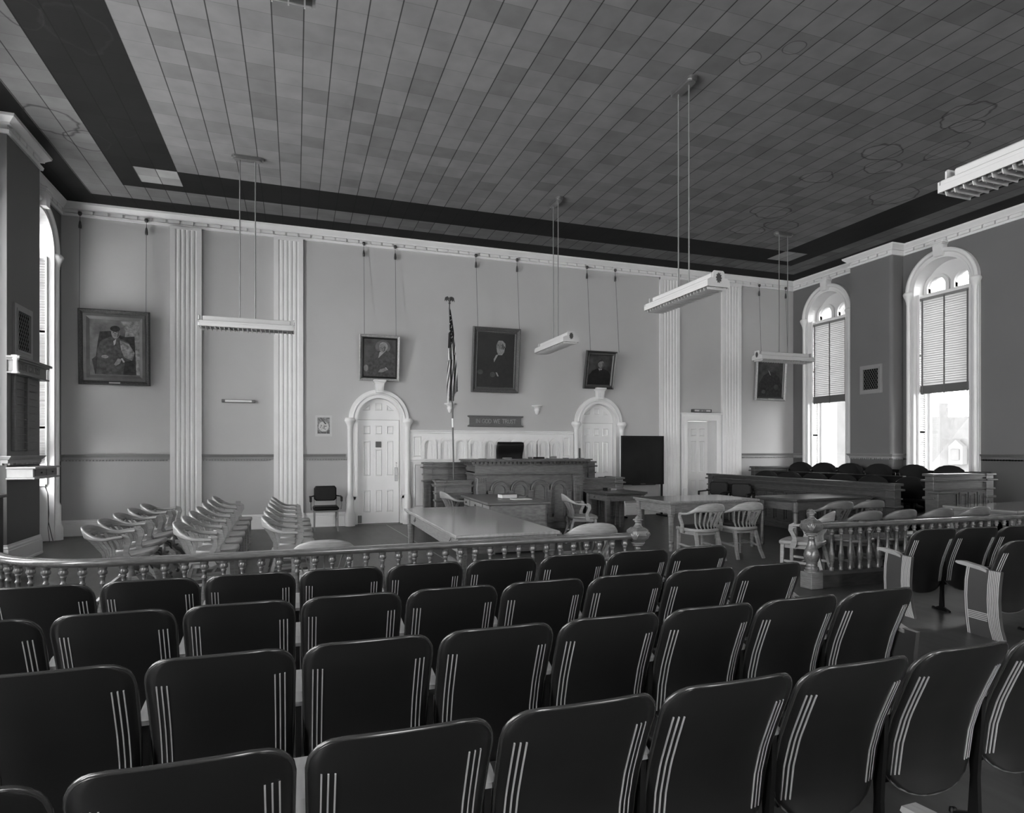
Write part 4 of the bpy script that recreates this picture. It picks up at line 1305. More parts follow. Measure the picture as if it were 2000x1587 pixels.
# ------------------------------------------------------------------ hanging fluorescent lamps
def lamp_make():
    root = thing('pendant_lamp', '', 'lamp')
    L2 = .66; W2 = .145
    mb = MB()
    mb.box(-L2 + .04, L2 - .04, -.062, .062, .075, .17, .012)           # ballast channel
    mb.box(-L2, L2, -W2, W2, .045, .085, .008)
    mb.build('housing', M_LAMP, root)
    for sg in (-1, 1):
        mb = MB()
        x = sg * (L2 + .006)
        mb.prism([(-W2 - .004, .0), (W2 + .004, .0), (W2 + .004, .075), (W2 - .04, .10), (.075, .10), (.075, .165), (.06, .18), (-.06, .18), (-.075, .165), (-.075, .10), (-W2 + .04, .10), (-W2 - .004, .075)],
                 0, .012, M=Matrix.Translation((x, 0, 0)) @ Matrix.Rotation(PI / 2, 4, 'Z') @ Matrix.Translation((0, -.006, 0)))
        ec = mb.build('end_plate', M_LAMP, root)
        mb = MB()
        pts = []
        for i in range(40):
            a = 2 * PI * i / 40
            r_ = 1 + .13 * (1 if (i % 4) < 2 else -1)
            pts.append((.034 * r_ * math.cos(a), .10 + .052 * r_ * math.sin(a)))
        mb.prism(pts, -.002, .002, M=Matrix.Translation((x + sg * .008, 0, 0)) @ Matrix.Rotation(PI / 2, 4, 'Z'))
        mb.build('end_rosette', M_METALD, ec)
    mb = MB()
    for sg in (-1, 1):
        mb.box(-L2, L2, sg * W2 - .006, sg * W2 + .006, .0, .05, .002)
        mb.box(-L2, L2, sg * .075 - .004, sg * .075 + .004, -.0, .04)
    mb.box(-L2, L2, -.004, .004, -.0, .04)
    for i in range(21):
        x = -L2 + .03 + i * (2 * L2 - .06) / 20
        mb.prism([(-W2, .04), (W2, .04), (W2 - .025, -.028), (-W2 + .025, -.028)], -.003, .003, M=Matrix.Translation((x, 0, 0)) @ Matrix.Rotation(PI / 2, 4, 'Z'))
    mb.build('louvre', M_LAMP, root)
    for sg in (-1, 1):
        mb = MB(); mb.lathe([(.0, -L2 + .03), (.019, -L2 + .03), (.019, L2 - .03), (0, L2 - .03)], 10, M=T(0, sg * .085, .035, 0, 0, PI / 2)); mb.build('tube', M_LAMP, root)
    for sg in (-1, 1):
        mb = MB(); mb.tube([(sg * .11, 0, .16), (sg * .11, 0, ZC - 3.42 + .0)], .0085, 8); mb.build('rod', M_GREYMETAL, root)
    mb = MB()
    zt = ZC - 3.40
    pts = [(.15 + .055 * math.cos(a), .055 * math.sin(a)) for a in [-PI / 2 + PI * i / 10 for i in range(11)]] + [(-.15 - .055 * math.cos(a), -.055 * math.sin(a)) for a in [-PI / 2 + PI * i / 10 for i in range(11)]]
    for (z0, z1, k) in ((zt - .035, zt, 1.12), (zt - .06, zt - .035, 1.0)):
        mb.loft([[(x * k, y * k, z0) for x, y in pts], [(x * k, y * k, z1) for x, y in pts]], 0, False)
    mb.build('canopy', M_METAL, root)
    return root
PL = Proto(lamp_make)
G = 'hanging fluorescent lamps'
PL.put((-.69, 10.35, 3.40), 0, 'white louvred hanging lamp at left, seen broadside before the left pilasters', G)
PL.put((4.42, 10.35, 3.40), PI / 2, 'smaller white hanging lamp seen end-on between the central and right paintings', G)
PL.put((9.52, 10.35, 3.40), 0, 'white hanging lamp at right crossing in front of the far right painting', G)
PL.put((4.50, 6.55, 3.40), PI / 2, 'nearest fully visible white hanging lamp, pointing away right of centre', G)
PL.put((4.50, 2.56, 3.40), PI / 2, 'white louvred lamp cut off by the right picture edge', G)
PL.put((-.594, 2.585, 3.40), 0, 'lamp of which only a corner shows at the top picture edge', G)

# ================================================================== FURNITURE
# --- generic panelled parapet in local coords: runs along +x from 0..L, front face at y=0 looking to -y, thickness t
def parapet(root, L, h, t, mats, npan=0, posts=(True, True), pz=None, nm='panel_wall', both=False, M=None, caps=1.0):
    m1 = mats
    mb = MB()
    prof_ = [(0, 0), (0, .10), (.0, .10)]
    # body
    mb.box(0, L, .012, t - .012, 0, h - .03, M=M)
    # mouldings as boxes front/back
    def band(z0, z1, o, bev=.004):
        mb.box(-o, L + o, -o, t + o, z0, z1, bev, M=M)
    band(h - .035, h, .030 * caps, .006); band(h - .06, h - .035, .012 * caps)
    band(h - .115, h - .09, .045 * caps, .008); band(h - .14, h - .115, .022 * caps)
    band(h - .26, h - .235, .02 * caps, .006); band(h - .30, h - .28, .010)
    band(0, .12, .015, .006)
    mb.build(nm, m1, root)
    z0, z1 = (.20, h - .36) if pz is None else pz
    if npan:
        p = (L - .16) / npan
        for i in range(npan):
            x0 = .08 + i * p + .04; x1 = .08 + (i + 1) * p - .04
            mb = MB()
            mb.holed(rect(x0 - .025, x1 + .025, z0 - .025, z1 + .025), [rect(x0, x1, z0, z1)], -.010, .014, M=M)
            mb.box(x0 + .03, x1 - .03, .0, .014, z0 + .03, z1 - .03, .004, M=M)
            if both:
                mb.holed(rect(x0 - .025, x1 + .025, z0 - .025, z1 + .025), [rect(x0, x1, z0, z1)], t - .014, t + .010, M=M)
            mb.build('panel', m1, root)
    for e, on in zip((0, L), posts):
        if not on: continue
        mb = MB()
        w = .085
        mb.box(e - w, e + w, -.02, t + .02, 0, h - .03, .006, M=M)
        mb.box(e - w - .03, e + w + .03, -.05, t + .05, h - .035, h + .004, .008, M=M)
        mb.box(e - w - .045, e + w + .045, -.065, t + .065, h - .118, h - .088, .008, M=M)
        mb.box(e - w - .02, e + w + .02, -.04, t + .04, h - .262, h - .233, .006, M=M)
        mb.box(e - w - .03, e + w + .03, -.05, t + .05, h - .40, h - .36, .01, M=M)
        mb.box(e - w - .02, e + w + .02, -.035, t + .035, 0, .14, .006, M=M)
        mb.holed(rect(e - .055, e + .055, .18, h - .44), [rect(e - .03, e + .03, .21, h - .47)], -.032, -.018, M=M)
        mb.build('post', m1, root)

# --- judge's bench and its enclosure
BX0, BX1, BY = 3.24, 5.50, 11.50
BZ = 1.39
root = thing('judges_bench', 'large carved oak bench with four arched panels under the motto board', 'bench', (BX0, BY, 0))
W = BX1 - BX0
mb = MB()
mb.box(0, W, .03, .60, .0, 1.15)
mb.box(-.0, W, 0, .05, 0, .14, .006)
mb.build('carcass', M_BENCH, root)
mb = MB()
# entablature
mb.box(-.02, W + .02, -.03, .62, 1.10, 1.13, .006); mb.box(-.035, W + .035, -.045, .63, 1.085, 1.105, .006)
mb.box(0, W, -.01, .62, 1.13, 1.28)
mb.box(-.05, W + .05, -.06, .63, 1.265, 1.28, .004)
mb.build('frieze', M_BENCH, root)
mb = MB()
k = int((W + .12) / .032)
for i in range(k):
    x = -.05 + i * .032; mb.box(x, x + .016, -.06, -.045, 1.28, 1.298)
mb.box(-.06, W + .06, -.05, .63, 1.28, 1.30)
k = 30
for i in range(k):
    x = -.08 + i * (W + .16) / (k - 1); mb.box(x - .014, x + .014, -.115, -.05, 1.305, 1.335)
mb.box(-.07, W + .07, -.065, .63, 1.30, 1.34)
for i in range(16):
    y = -.08 + i * .05; mb.box(-.115, -.06, y, y + .025, 1.305, 1.335)
mb.build('dentil_band', M_DARKOAK, root)
mb = MB(); mb.box(-.12, W + .12, -.14, .66, 1.34, 1.37, .008); mb.box(-.15, W + .15, -.17, .67, 1.365, 1.39, .008)
mb.build('bench_top', M_BENCH, root)
for x in (.11, W - .11):
    mb = MB(); mb.box(x - .10, x + .10, -.05, .02, .0, .94, .006); mb.box(x - .12, x + .12, -.07, .02, 0, .16, .008)
    mb.holed(rect(x - .06, x + .06, .22, .86), [rect(x - .035, x + .035, .25, .83)], -.062, -.05)
    mb.box(x - .115, x + .115, -.07, .02, 1.05, 1.085, .006)
    mb.prism([(x - .10, .93), (x + .10, .93), (x + .125, 1.05), (x - .125, 1.05)], -.065, .02)
    p = mb.build('bench_pilaster', M_BENCH, root)
    mb = MB()
    for q in range(5):
        for r_ in range(3):
            mb.lathe([(0, -.012), (.018, 0), (0, .012)], 6, M=T(x - .09 + q * .045, -.068 - .004 * r_, .955 + r_ * .032))
    mb.build('carved_capital', M_BENCH, p)
cent = [.50 + i * .415 for i in range(4)]
for x in cent:
    mb = MB()
    mb.prism(arch_band(x, .165, .20, .78, .78, 18), -.035, .03)
    mb.prism(arch_band(x, .13, .165, .30, .78, 18), -.02, .03)
    mb.prism(arch_band(x, .105, .128, .24, .78, 18), -.03, .03)
    pth = [(.182 * math.cos(a) + x, -.035, .78 + .182 * math.sin(a)) for a in [PI * i / 18 for i in range(19)]]
    mb.tube(pth, .014, 6)
    mb.build('arch_moulding', M_BENCH, root)
    mb = MB(); mb.prism(arch_poly(x, .10, .26, .78, 16), .012, .03); mb.build('arch_panel', mat('bench_panel', .13, .3, .5, .3, 8, (1, 1, 5)) if 'bench_panel' not in MATS else MATS['bench_panel'], root)
for x in [cent[0] - .2075] + [c + .2075 for c in cent]:
    mb = MB(); mb.box(x - .042, x + .042, -.045, .03, .14, .76, .004); mb.box(x - .055, x + .055, -.06, .03, .745, .78, .006); mb.box(x - .055, x + .055, -.06, .03, .12, .24, .006)
    mb.build('colonnette', M_BENCH, root)
# wings behind (dais parapets)
root = thing('dais_parapet', 'tall panelled oak parapet behind the left end of the bench', 'panelling', (2.54, 12.52, 0))
parapet(root, .86, 1.316, .10, M_BENCH, 2, (True, False))
root = thing('dais_parapet', 'tall panelled oak parapet at the right end of the bench', 'panelling', (5.42, 12.52, 0))
parapet(root, .78, 1.316, .10, M_BENCH, 2, (False, True))
root = thing('dais_side_wall', 'panelled side wall running back from the left corner of the bench', 'panelling', (3.36, 12.52, 0), -PI / 2)
parapet(root, .33, 1.30, .08, M_BENCH, 0, (False, False))
root = thing('dais_side_wall', 'panelled side wall running back from the right corner of the bench', 'panelling', (5.47, 12.52, 0), -PI / 2)
parapet(root, .33, 1.30, .08, M_BENCH, 0, (False, False))
# dais floor
mb = MB(); mb.box(2.5, 6.2, 12.20, YB - .06, 0, .18)
struct(mb.build('floor', M_DARKOAK), 'low wooden dais behind the bench', 'dais')
# lower boxes left and right of the bench
root = thing('witness_box', 'low panelled oak box at the left foot of the bench', 'witness box', (2.59, 11.62, 0))
parapet(root, .62, .99, .09, M_BENCH, 2, (True, False))
parapet(root, .55, .99, .08, M_BENCH, 0, (False, False), M=Matrix.Translation((.0, .6, 0)) @ Matrix.Rotation(-PI / 2, 4, 'Z'))
root = thing('witness_box', 'low panelled oak box at the right foot of the bench', 'witness box', (5.54, 11.62, 0))
parapet(root, .86, .995, .09, M_BENCH, 2, (False, True))
parapet(root, .55, .995, .08, M_BENCH, 0, (False, False), M=Matrix.Translation((.9, .65, 0)) @ Matrix.Rotation(-PI / 2, 4, 'Z'))

# judge's chair
root = thing('judges_chair', 'high-backed black leather chair behind the bench', 'chair', (4.36, 12.75, .18))
mb = MB()
rings = []
prof_c = [(.25, .50), (.262, .62), (.27, .85), (.28, 1.05), (.295, 1.25), (.305, 1.38), (.30, 1.48), (.295, 1.545), (.27, 1.56)]
for i, (hw, z) in enumerate(prof_c):
    dy = [.0, -.01, -.01, .0, .01, -.01, -.05, -.05, .0][i]
    th_ = [.09, .11, .11, .10, .10, .11, .14, .12, .05][i]
    ring = []
    for q in range(20):
        a = 2 * PI * q / 20
        ca, sa = math.cos(a), math.sin(a)
        sgn = lambda v: (1 if v > 0 else -1)
        x = hw * sgn(ca) * abs(ca) ** .35
        y = dy + th_ / 2 * sgn(sa) * abs(sa) ** .7 - .03 * (x / hw) ** 2
        ring.append((x, y, z))
    rings.append(ring)
mb.loft(rings, 0, True)
mb.build('backrest', M_BLACK, root)
mb = MB(); mb.box(-.27, .27, -.44, .02, .42, .54, .04); mb.build('seat', M_BLACK, root)
for sg in (-1, 1):
    mb = MB(); mb.tube([(sg * .30, .0, .78), (sg * .31, -.30, .76), (sg * .31, -.42, .70), (sg * .30, -.40, .52)], .03, 8); mb.build('armrest', M_DARKW, root)
mb = MB(); mb.tube([(0, -.2, .42), (0, -.2, .12)], .035, 10)
for i in range(4):
    a = PI / 4 + i * PI / 2; mb.tube([(0, -.2, .14), (.18 * math.cos(a), -.2 + .18 * math.sin(a), .10), (.30 * math.cos(a), -.2 + .30 * math.sin(a), .03)], .025, 6)
mb.build('pedestal', M_DARKW, root)
# things on the bench
def small(name, label, x, y, z, dims, m, rz=0, cat='book', bev=.004):
    mb = MB(); mb.box(-dims[0] / 2, dims[0] / 2, -dims[1] / 2, dims[1] / 2, 0, dims[2], bev)
    o = mb.build(name, m); o.location = (x, y, z); o.rotation_euler = (0, 0, rz)
    return tag(o, label, cat)
small('desk_set', 'low pale desk set on the bench before the chair', 3.97, 11.75, BZ, (.17, .1, .025), M_GREYMETAL, cat='desk set')
small('book', 'dark closed book on the bench right of the chair', 4.66, 11.78, BZ, (.19, .14, .035), M_BLACK, .1)
small('gavel_block', 'small grey block on the bench in front of the chair', 4.44, 11.70, BZ, (.07, .07, .035), M_METALD, 0, 'block')
root = thing('water_tray', 'small tray with a pale box on the bench right of the book', 'tray', (4.93, 11.75, BZ))
mb = MB(); mb.prism([(-.11, .012), (-.08, 0), (.10, 0), (.10, .008), (-.075, .008), (-.105, .016)], -.06, .06); mb.build('tray', M_GREYMETAL, root)
mb = MB(); mb.box(-.03, .09, -.05, .05, .01, .05, .003); mb.build('box', M_GREYMETAL, root)
small('ash_tray', 'flat dark dish on the right part of the bench', 5.22, 11.70, BZ, (.10, .1, .015), M_METALD, 0, 'dish', .006)
small('paper_pad', 'low dark pad at the right end of the bench', 5.56, 11.72, BZ, (.13, .1, .012), M_METALD, 0, 'pad', .003)
small('paper_pad', 'low dark pad at the left end of the bench', 3.42, 11.62, BZ, (.14, .1, .012), M_METALD, 0, 'pad', .003)
small('note_pad', 'low dark pad on the right witness box ledge', 6.02, 11.66, .995, (.14, .08, .014), M_METALD, 0, 'pad', .003)
# cord hanging at the bench corner
mb = MB(); mb.tube([(3.22, 11.40, 1.03), (3.25, 11.38, 1.02), (3.255, 11.38, .93), (3.245, 11.385, .85), (3.25, 11.385, .70)], .006, 6)
tag(mb.build('cord', M_ARM), 'pale electric cord hanging down the left corner of the bench', 'cord')

# --- tables
def table(name, label, cx, cy, L, Wd, h, rz, mtop, mleg, leg='fluted', apron=.13, drawers=(), top_t=.035, moulded=True):
    """local x = length L, local y = width"""
    root = thing(name, label, 'table', (cx, cy, 0), rz)
    mb = MB()
    mb.box(-L / 2, L / 2, -Wd / 2, Wd / 2, h - top_t, h, .008)
    if moulded:
        mb.box(-L / 2 + .025, L / 2 - .025, -Wd / 2 + .025, Wd / 2 - .025, h - top_t - .022, h - top_t + .004, .008)
    mb.build('tabletop', mtop, root)
    i = .085
    mb = MB()
    z0, z1 = h - top_t - apron, h - top_t - .015
    x, y = L / 2 - i, Wd / 2 - i
    for sg in (-1, 1):
        mb.box(-x, x, sg * y - .012, sg * y + .012, z0, z1)
        mb.box(sg * x - .012, sg * x + .012, -y, y, z0, z1)
    mb.build('apron', mleg, root)
    for sx_ in (-1, 1):
        for sy in (-1, 1):
            mb = MB()
            if leg == 'fluted':
                mb.box(sx_ * x - .045, sx_ * x + .045, sy * y - .045, sy * y + .045, z0 - .01, z1, .006)
                mb.lathe([(.05, z0 - .01), (.052, z0 - .03), (.046, z0 - .045)][::-1], 16, (sx_ * x, sy * y))
                mb.lathe([(.036, .16), (.045, z0 - .045)], 32, (sx_ * x, sy * y), flute=1, fd=.006, sm=False)
                mb.lathe([(.03, 0), (.034, .015), (.034, .03), (.028, .04), (.038, .06), (.042, .08), (.038, .10), (.03, .115), (.04, .13), (.04, .15), (.036, .16)], 16, (sx_ * x, sy * y))
            elif leg == 'round':
                mb.lathe([(.048, z0 - .02), (.05, z1)], 16, (sx_ * x, sy * y))
                mb.lathe([(.03, 0), (.032, .03), (.026, .05), (.036, .10), (.036, .14), (.03, .16), (.042, z0 - .06), (.035, z0 - .04), (.048, z0 - .02)], 16, (sx_ * x, sy * y))
            else:
                mb.box(sx_ * x - .04, sx_ * x + .04, sy * y - .04, sy * y + .04, 0, z1, .004)
            mb.build('leg', mleg, root)
    for (side, u) in drawers:     # drawer pulls on the -x end or -y side
        mb = MB()
        if side == '-y':
            Mx = T(u, -y - .012, (z0 + z1) / 2)
        else:
            Mx = T(-x - .012, u, (z0 + z1) / 2, -PI / 2)
        mb.box(-.19, .19, -.008, 0, -.045, .045, .003, M=Mx)
        dr = mb.build('drawer_front', mleg, root)
        mb = MB(); mb.tube([(-.03, -.01, .0), (-.02, -.03, -.02), (.02, -.03, -.02), (.03, -.01, 0)], .005, 6, M=Mx)
        mb.lathe([(0, 0), (.012, 0), (.012, .012), (0, .014)], 8, M=Mx @ T(0, -.008, .008, 0, PI / 2))
        mb.build('pull', M_METALD, dr)
    return root
table('counsel_table', 'long polished table with fluted legs at left behind the rail', 1.965, 7.22, 2.96, 1.08, .755, PI / 2, mat('table_top_polished', .24, .14, .6, .15, 4, (1, 8, 4), coat=.3), M_OAK, 'fluted', .16, [('+', 0)][:0])
# pulls on the left long side of that table (world -x)
r_ = bpy.data.objects['counsel_table']
for u in (-1.0, 1.0):
    mb = MB(); Mx = T(u, .455, .64, PI)
    mb.box(-.28, .28, -.006, 0, -.05, .05, .003, M=Mx); dr = mb.build('drawer_front', M_OAK, r_)
    mb = MB(); mb.tube([(-.035, -.008, .012), (-.03, -.028, -.022), (.03, -.028, -.022), (.035, -.008, .012)], .005, 6, M=Mx)
    mb.lathe([(0, 0), (.014, 0), (.014, .01), (0, .012)], 8, M=Mx @ T(0, -.008, .02, 0, PI / 2)); mb.build('pull', M_METALD, dr)
# footrest rails low under the table
mb = MB(); mb.box(-1.3, 1.3, -.025, .025, .08, .13, .004); mb.build('stretcher', M_OAK, r_)
table('counsel_table', 'polished table with fluted legs in the centre, two armchairs in front', 6.24, 8.76, 1.70, 1.10, .775, 0, M_OAKTOP, M_OAK, 'fluted', .16)
table('counsel_table', 'dull topped table with round legs before the jury rail', 8.20, 8.20, 1.84, .84, .80, math.radians(5.5), M_DARKOAK, mat('dull_oak', .085, .35, .5, .25, 8, (1, 1, 5)), 'round', .15)
table('plain_table', 'plain table behind the right-hand rail, cut by the picture edge', 10.15, 6.30, 1.90, 1.0, .735, math.radians(3), M_OAKTOP, M_OAK, 'square', .11)
table('plain_table', 'plain square-legged table with a drawer in front of the right witness box', 5.90, 10.88, .90, .95, .765, 0, M_DARKOAK, M_BENCH, 'square', .13, [('-x', 0.1)])
small('ink_stand', 'small black inkstand on the plain table by the bench', 5.78, 11.05, .765, (.07, .07, .06), M_BLACK, 0, 'inkstand')
small('card_box', 'small pale box beside the inkstand on the plain table', 5.95, 11.05, .765, (.12, .08, .045), M_GREYMETAL, 0, 'box')

# clerk's desk
root = thing('clerks_desk', 'oak pedestal desk with drawers standing before the bench', 'desk', (3.23, 9.80, 0), math.radians(-2.0))
mb = MB(); mb.box(-.50, .50, -.93, .93, .735, .775, .008); mb.build('desktop', mat('desk_top', .085, .3, .5, .25, 6, (1, 6, 1)), root)
mb = MB(); mb.box(-.44, .46, -.89, -.86, .04, .735); mb.box(-.44, .46, .86, .89, .04, .735); mb.box(.43, .46, -.89, .89, .04, .735); mb.box(-.44, .43, -.86, -.45, .04, .1); mb.box(-.44, .43, .45, .86, .04, .1); mb.box(-.42, .43, -.86, .86, .60, .735)
mb.box(-.42, .43, -.47, -.45, .04, .6); mb.box(-.42, .43, .45, .47, .04, .6)
mb.build('carcass', mat('desk_oak', .12, .4, .45, .35, 10, (1, 1, 3)), root)
for y in (-.655, 0, .655):
    zz = [(.61, .72)] if y == 0 else [(.61, .72), (.42, .59), (.12, .40)]
    for (a, b) in zz:
        hw = .40 if y == 0 else .195
        mb = MB(); mb.box(-.455, -.43, y - hw, y + hw, a, b, .004); dr = mb.build('drawer', M_OAK, root)
        mb = MB(); mb.lathe([(.0, 0), (.014, .0), (.018, .02), (0, .025)], 10, M=T(-.455, y, (a + b) / 2, PI / 2, 0, 0) @ T(0, 0, 0, 0, -PI / 2)); mb.build('knob', M_METALD, dr)
for sx_ in (-.40, .42):
    for sy in (-.85, .85):
        mb = MB(); mb.box(sx_ - .03, sx_ + .03, sy - .03, sy + .03, 0, .05); mb.build('foot', M_BENCH, root)
bk = thing('book', 'thick pale-edged book lying on the clerks desk', 'book', (3.30, 9.75, .775), .06)
mb = MB(); mb.box(-.13, .13, -.10, .10, .006, .062); mb.build('pages', M_PAPER, bk)
mb = MB(); mb.box(-.14, .14, -.11, .11, 0, .006); mb.box(-.14, .14, -.11, .11, .062, .068); mb.box(.13, .14, -.11, .11, 0, .068); mb.build('cover', M_METALD, bk)
small('ink_bottle', 'small dark box next to the book on the clerks desk', 3.50, 9.62, .775, (.12, .08, .045), M_METALD, 0, 'box')
o = small('paper_sheet', 'loose white sheets of paper on the clerks desk', 3.42, 9.42, .775, (.30, .22, .008), M_PAPER, .05, 'paper', 0)

# --- banker's armchair
def bow_section(s):
    """s from 0 (left arm front) to 1 (right arm front): returns x, y, ztop, height, thick"""
    # plan: arms forward (+y is front), back at -y
    pts = [(-.27, .055), (-.28, -.02), (-.28, -.11), (-.258, -.195), (-.20, -.255), (-.105, -.29), (0, -.30), (.105, -.29), (.20, -.255), (.258, -.195), (.28, -.11), (.28, -.02), (.27, .055)]
    top = [.665, .672, .68, .725, .785, .815, .822, .815, .785, .725, .68, .672, .665]
    hh = [.03, .03, .032, .05, .085, .115, .125, .115, .085, .05, .032, .03, .03]
    tt = [.07, .06, .045, .036, .028, .024, .024, .024, .028, .036, .045, .06, .07]
    n = len(pts) - 1
    f = s * n; i = min(int(f), n - 1); t = f - i
    t2 = t * t * (3 - 2 * t)
    def cr(a):
        p0 = a[max(i - 1, 0)]; p1 = a[i]; p2 = a[i + 1]; p3 = a[min(i + 2, n)]
        if isinstance(p0, tuple): return tuple(cr_(q0, q1, q2, q3) for q0, q1, q2, q3 in zip(p0, p1, p2, p3))
        return cr_(p0, p1, p2, p3)
    def cr_(p0, p1, p2, p3):
        return .5 * ((2 * p1) + (-p0 + p2) * t + (2 * p0 - 5 * p1 + 4 * p2 - p3) * t * t + (-p0 + 3 * p1 - 3 * p2 + p3) * t ** 3)
    return cr(pts), cr(top), cr(hh), cr(tt)
def chair_upper(root, m, cushion=None, dz=0.0, M=None):
    MM = M or I4
    # seat: saddle shaped, slightly wider in front
    mb = MB()
    ol = [(-.235, .24), (-.1, .255), (.1, .255), (.235, .24), (.245, .1), (.235, -.08), (.19, -.19), (.10, -.225), (-.10, -.225), (-.19, -.19), (-.235, -.08), (-.245, .1)]
    def r(k, z): return [(x * k, y * k + .0, z) for x, y in ol]
    mb.loft([r(.96, .405), r(1.0, .415), r(1.0, .44), r(.97, .452), r(.75, .447), r(.3, .438)], 0, True, MM)
    seat = mb.build('seat', m, root)
    if cushion:
        mb = MB(); mb.loft([r(.86, .445), r(.88, .46), (r(.80, .475)), r(.3, .478)], 0, True, MM); mb.build('seat_pad', cushion, root)
    # bow
    mb = MB(); rings = []
    N_ = 48
    for i in range(N_ + 1):
        s = i / N_
        (x, y), zt, h, t = bow_section(s)
        e = .001
        (xa, ya), *_ = bow_section(max(s - .01, 0)); (xb, yb), *_ = bow_section(min(s + .01, 1))
        d = Vector((xb - xa, yb - ya)).normalized(); n = Vector((-d.y, d.x))
        # back leans: crest higher points lie further back
        lean = -.12 * max(0, zt - .70)
        c = .35
        ring = []
        for (a, b) in ((-1, -1 + c), (-1 + c, -1), (1 - c, -1), (1, -1 + c), (1, 1 - c), (1 - c, 1), (-1 + c, 1), (-1, 1 - c)):
            zz = zt - h / 2 + b * h / 2
            ring.append((x + n.x * a * t / 2, y + n.y * a * t / 2 + lean + (-.10 * (zz - .72) if zz > .7 else 0), zz))
        rings.append(ring)
    mb.loft(rings, 0, True, MM)
    mb.build('back_bow', m, root)
    # slats
    for i in range(7):
        a = (i - 3) / 3
        s = .5 + a * .215
        (x, y), zt, h, t = bow_section(s)
        zb = zt - h + .01
        xb, yb = a * .155, -.195 + .03 * abs(a) ** 2
        mb = MB()
        mb.tube([(xb, yb, .44), (xb + (x - xb) * .3, yb - .0, .52), (xb + (x - xb) * .65, yb + (y - yb) * .55 - .0, .63), (x, y - .012, zb + .01)], (.009), 8, sq=False, M=MM) if False else mb.tube([(xb, yb, .44), (xb + (x - xb) * .3, yb + .005, .52), (xb + (x - xb) * .65, yb + (y - yb) * .5, .63), (x, y - .01, zb + .015)], [(.013, .006)] * 4, sq=True, M=MM)
        mb.build('back_slat', m, root)
    # arm supports, S-curved boards
    for sg in (-1, 1):
        mb = MB()
        pts = [(.045, .655), (.085, .635), (.095, .59), (.07, .54), (.05, .49), (.055, .44), (.075, .385)]
        path = [(sg * (.268 - (.665 - z) * .06), y, z) for y, z in pts]
        rings = []
        for i, p in enumerate(path):
            a = Vector(path[max(i - 1, 0)]); b = Vector(path[min(i + 1, len(path) - 1)])
            d = (b - a).normalized(); q = Vector((0, -d.z, d.y)).normalized()
            w = [.03, .032, .026, .022, .024, .032, .034][i]
            rings.append([tuple(Vector(p) + Vector((sx_ * .013, 0, 0)) + q * w * sy) for sx_, sy in ((-1, -1), (1, -1), (1, 1), (-1, 1))])
        mb.loft(rings, 0, False, MM)
        mb.build('arm_support', m, root)
def armchair_make(m, cushion=None):
    def mk():
        root = thing('armchair', '', 'chair')
        chair_upper(root, m, cushion)
        for sg in (-1, 1):
            mb = MB(); mb.tube([(sg * .205, .205, .42), (sg * .21, .215, 0)], [(.021, .021), (.017, .017)], sq=True); mb.build('leg', m, root)
            mb = MB(); mb.tube([(sg * .175, -.15, .42), (sg * .18, -.19, .30), (sg * .20, -.24, .12), (sg * .215, -.30, 0)], [(.02, .024), (.018, .022), (.017, .02), (.017, .018)], sq=True); mb.build('leg', m, root)
            mb = MB(); mb.tube([(sg * .207, .21, .20), (sg * .195, -.215, .18)], [(.008, .014)] * 2, sq=True); mb.build('stretcher', m, root)
        mb = MB(); mb.tube([(-.20, 0, .19), (.20, 0, .19)], [(.014, .008)] * 2, sq=True); mb.build('stretcher', m, root)
        mb = MB(); mb.loft([[(x, y, z) for x, y in ((-.20, .20), (.20, .20), (.215, .05), (.18, -.16), (-.18, -.16), (-.215, .05))] for z in (.36, .41)], 0, False); mb.build('seat_rail', m, root)
        return root
    return mk
def swivel_make():
    m = M_OAK
    root = thing('swivel_chair', '', 'chair')
    MM = Matrix.Translation((0, 0, .47)) @ Matrix.Rotation(math.radians(11), 4, 'X') @ Matrix.Translation((0, -.02, -.42))
    chair_upper(root, m, None, 0, MM)
    # under-seat iron, post and four bowed feet on casters
    mb = MB(); mb.box(-.08, .08, -.10, .16, .40, .425, .006, M=MM); mb.tube([(0, 0, .45), (0, 0, .20)], .022, 10); mb.tube([(-.06, .1, .44), (-.06, .18, .40), (0, .2, .34), (.06, .18, .40), (.06, .1, .44)], .009, 6)
    mb.build('tilt_iron', M_METALD, root)
    mb = MB(); mb.lathe([(.045, .18), (.055, .20), (.055, .27), (.04, .30), (.028, .36), (.026, .40)], 12); mb.build('post', m, root)
    for i in range(4):
        a = PI / 4 + i * PI / 2
        c, s = math.cos(a), math.sin(a)
        mb = MB()
        mb.tube([(c * .03, s * .03, .235), (c * .12, s * .12, .255), (c * .22, s * .22, .20), (c * .29, s * .29, .10), (c * .325, s * .325, .07)], [(.022, .03), (.022, .028), (.02, .024), (.02, .02), (.022, .018)], sq=True)
        ft = mb.build('foot', m, root)
        mb = MB(); mb.lathe([(0, -.012), (.022, -.012), (.024, 0), (.022, .012), (0, .012)], 12, M=T(c * .325, s * .325, .024, a, PI / 2)); mb.tube([(c * .325, s * .325, .024), (c * .325, s * .325, .07)], .007, 6)
        mb.build('caster', M_METALD, ft)
    return root

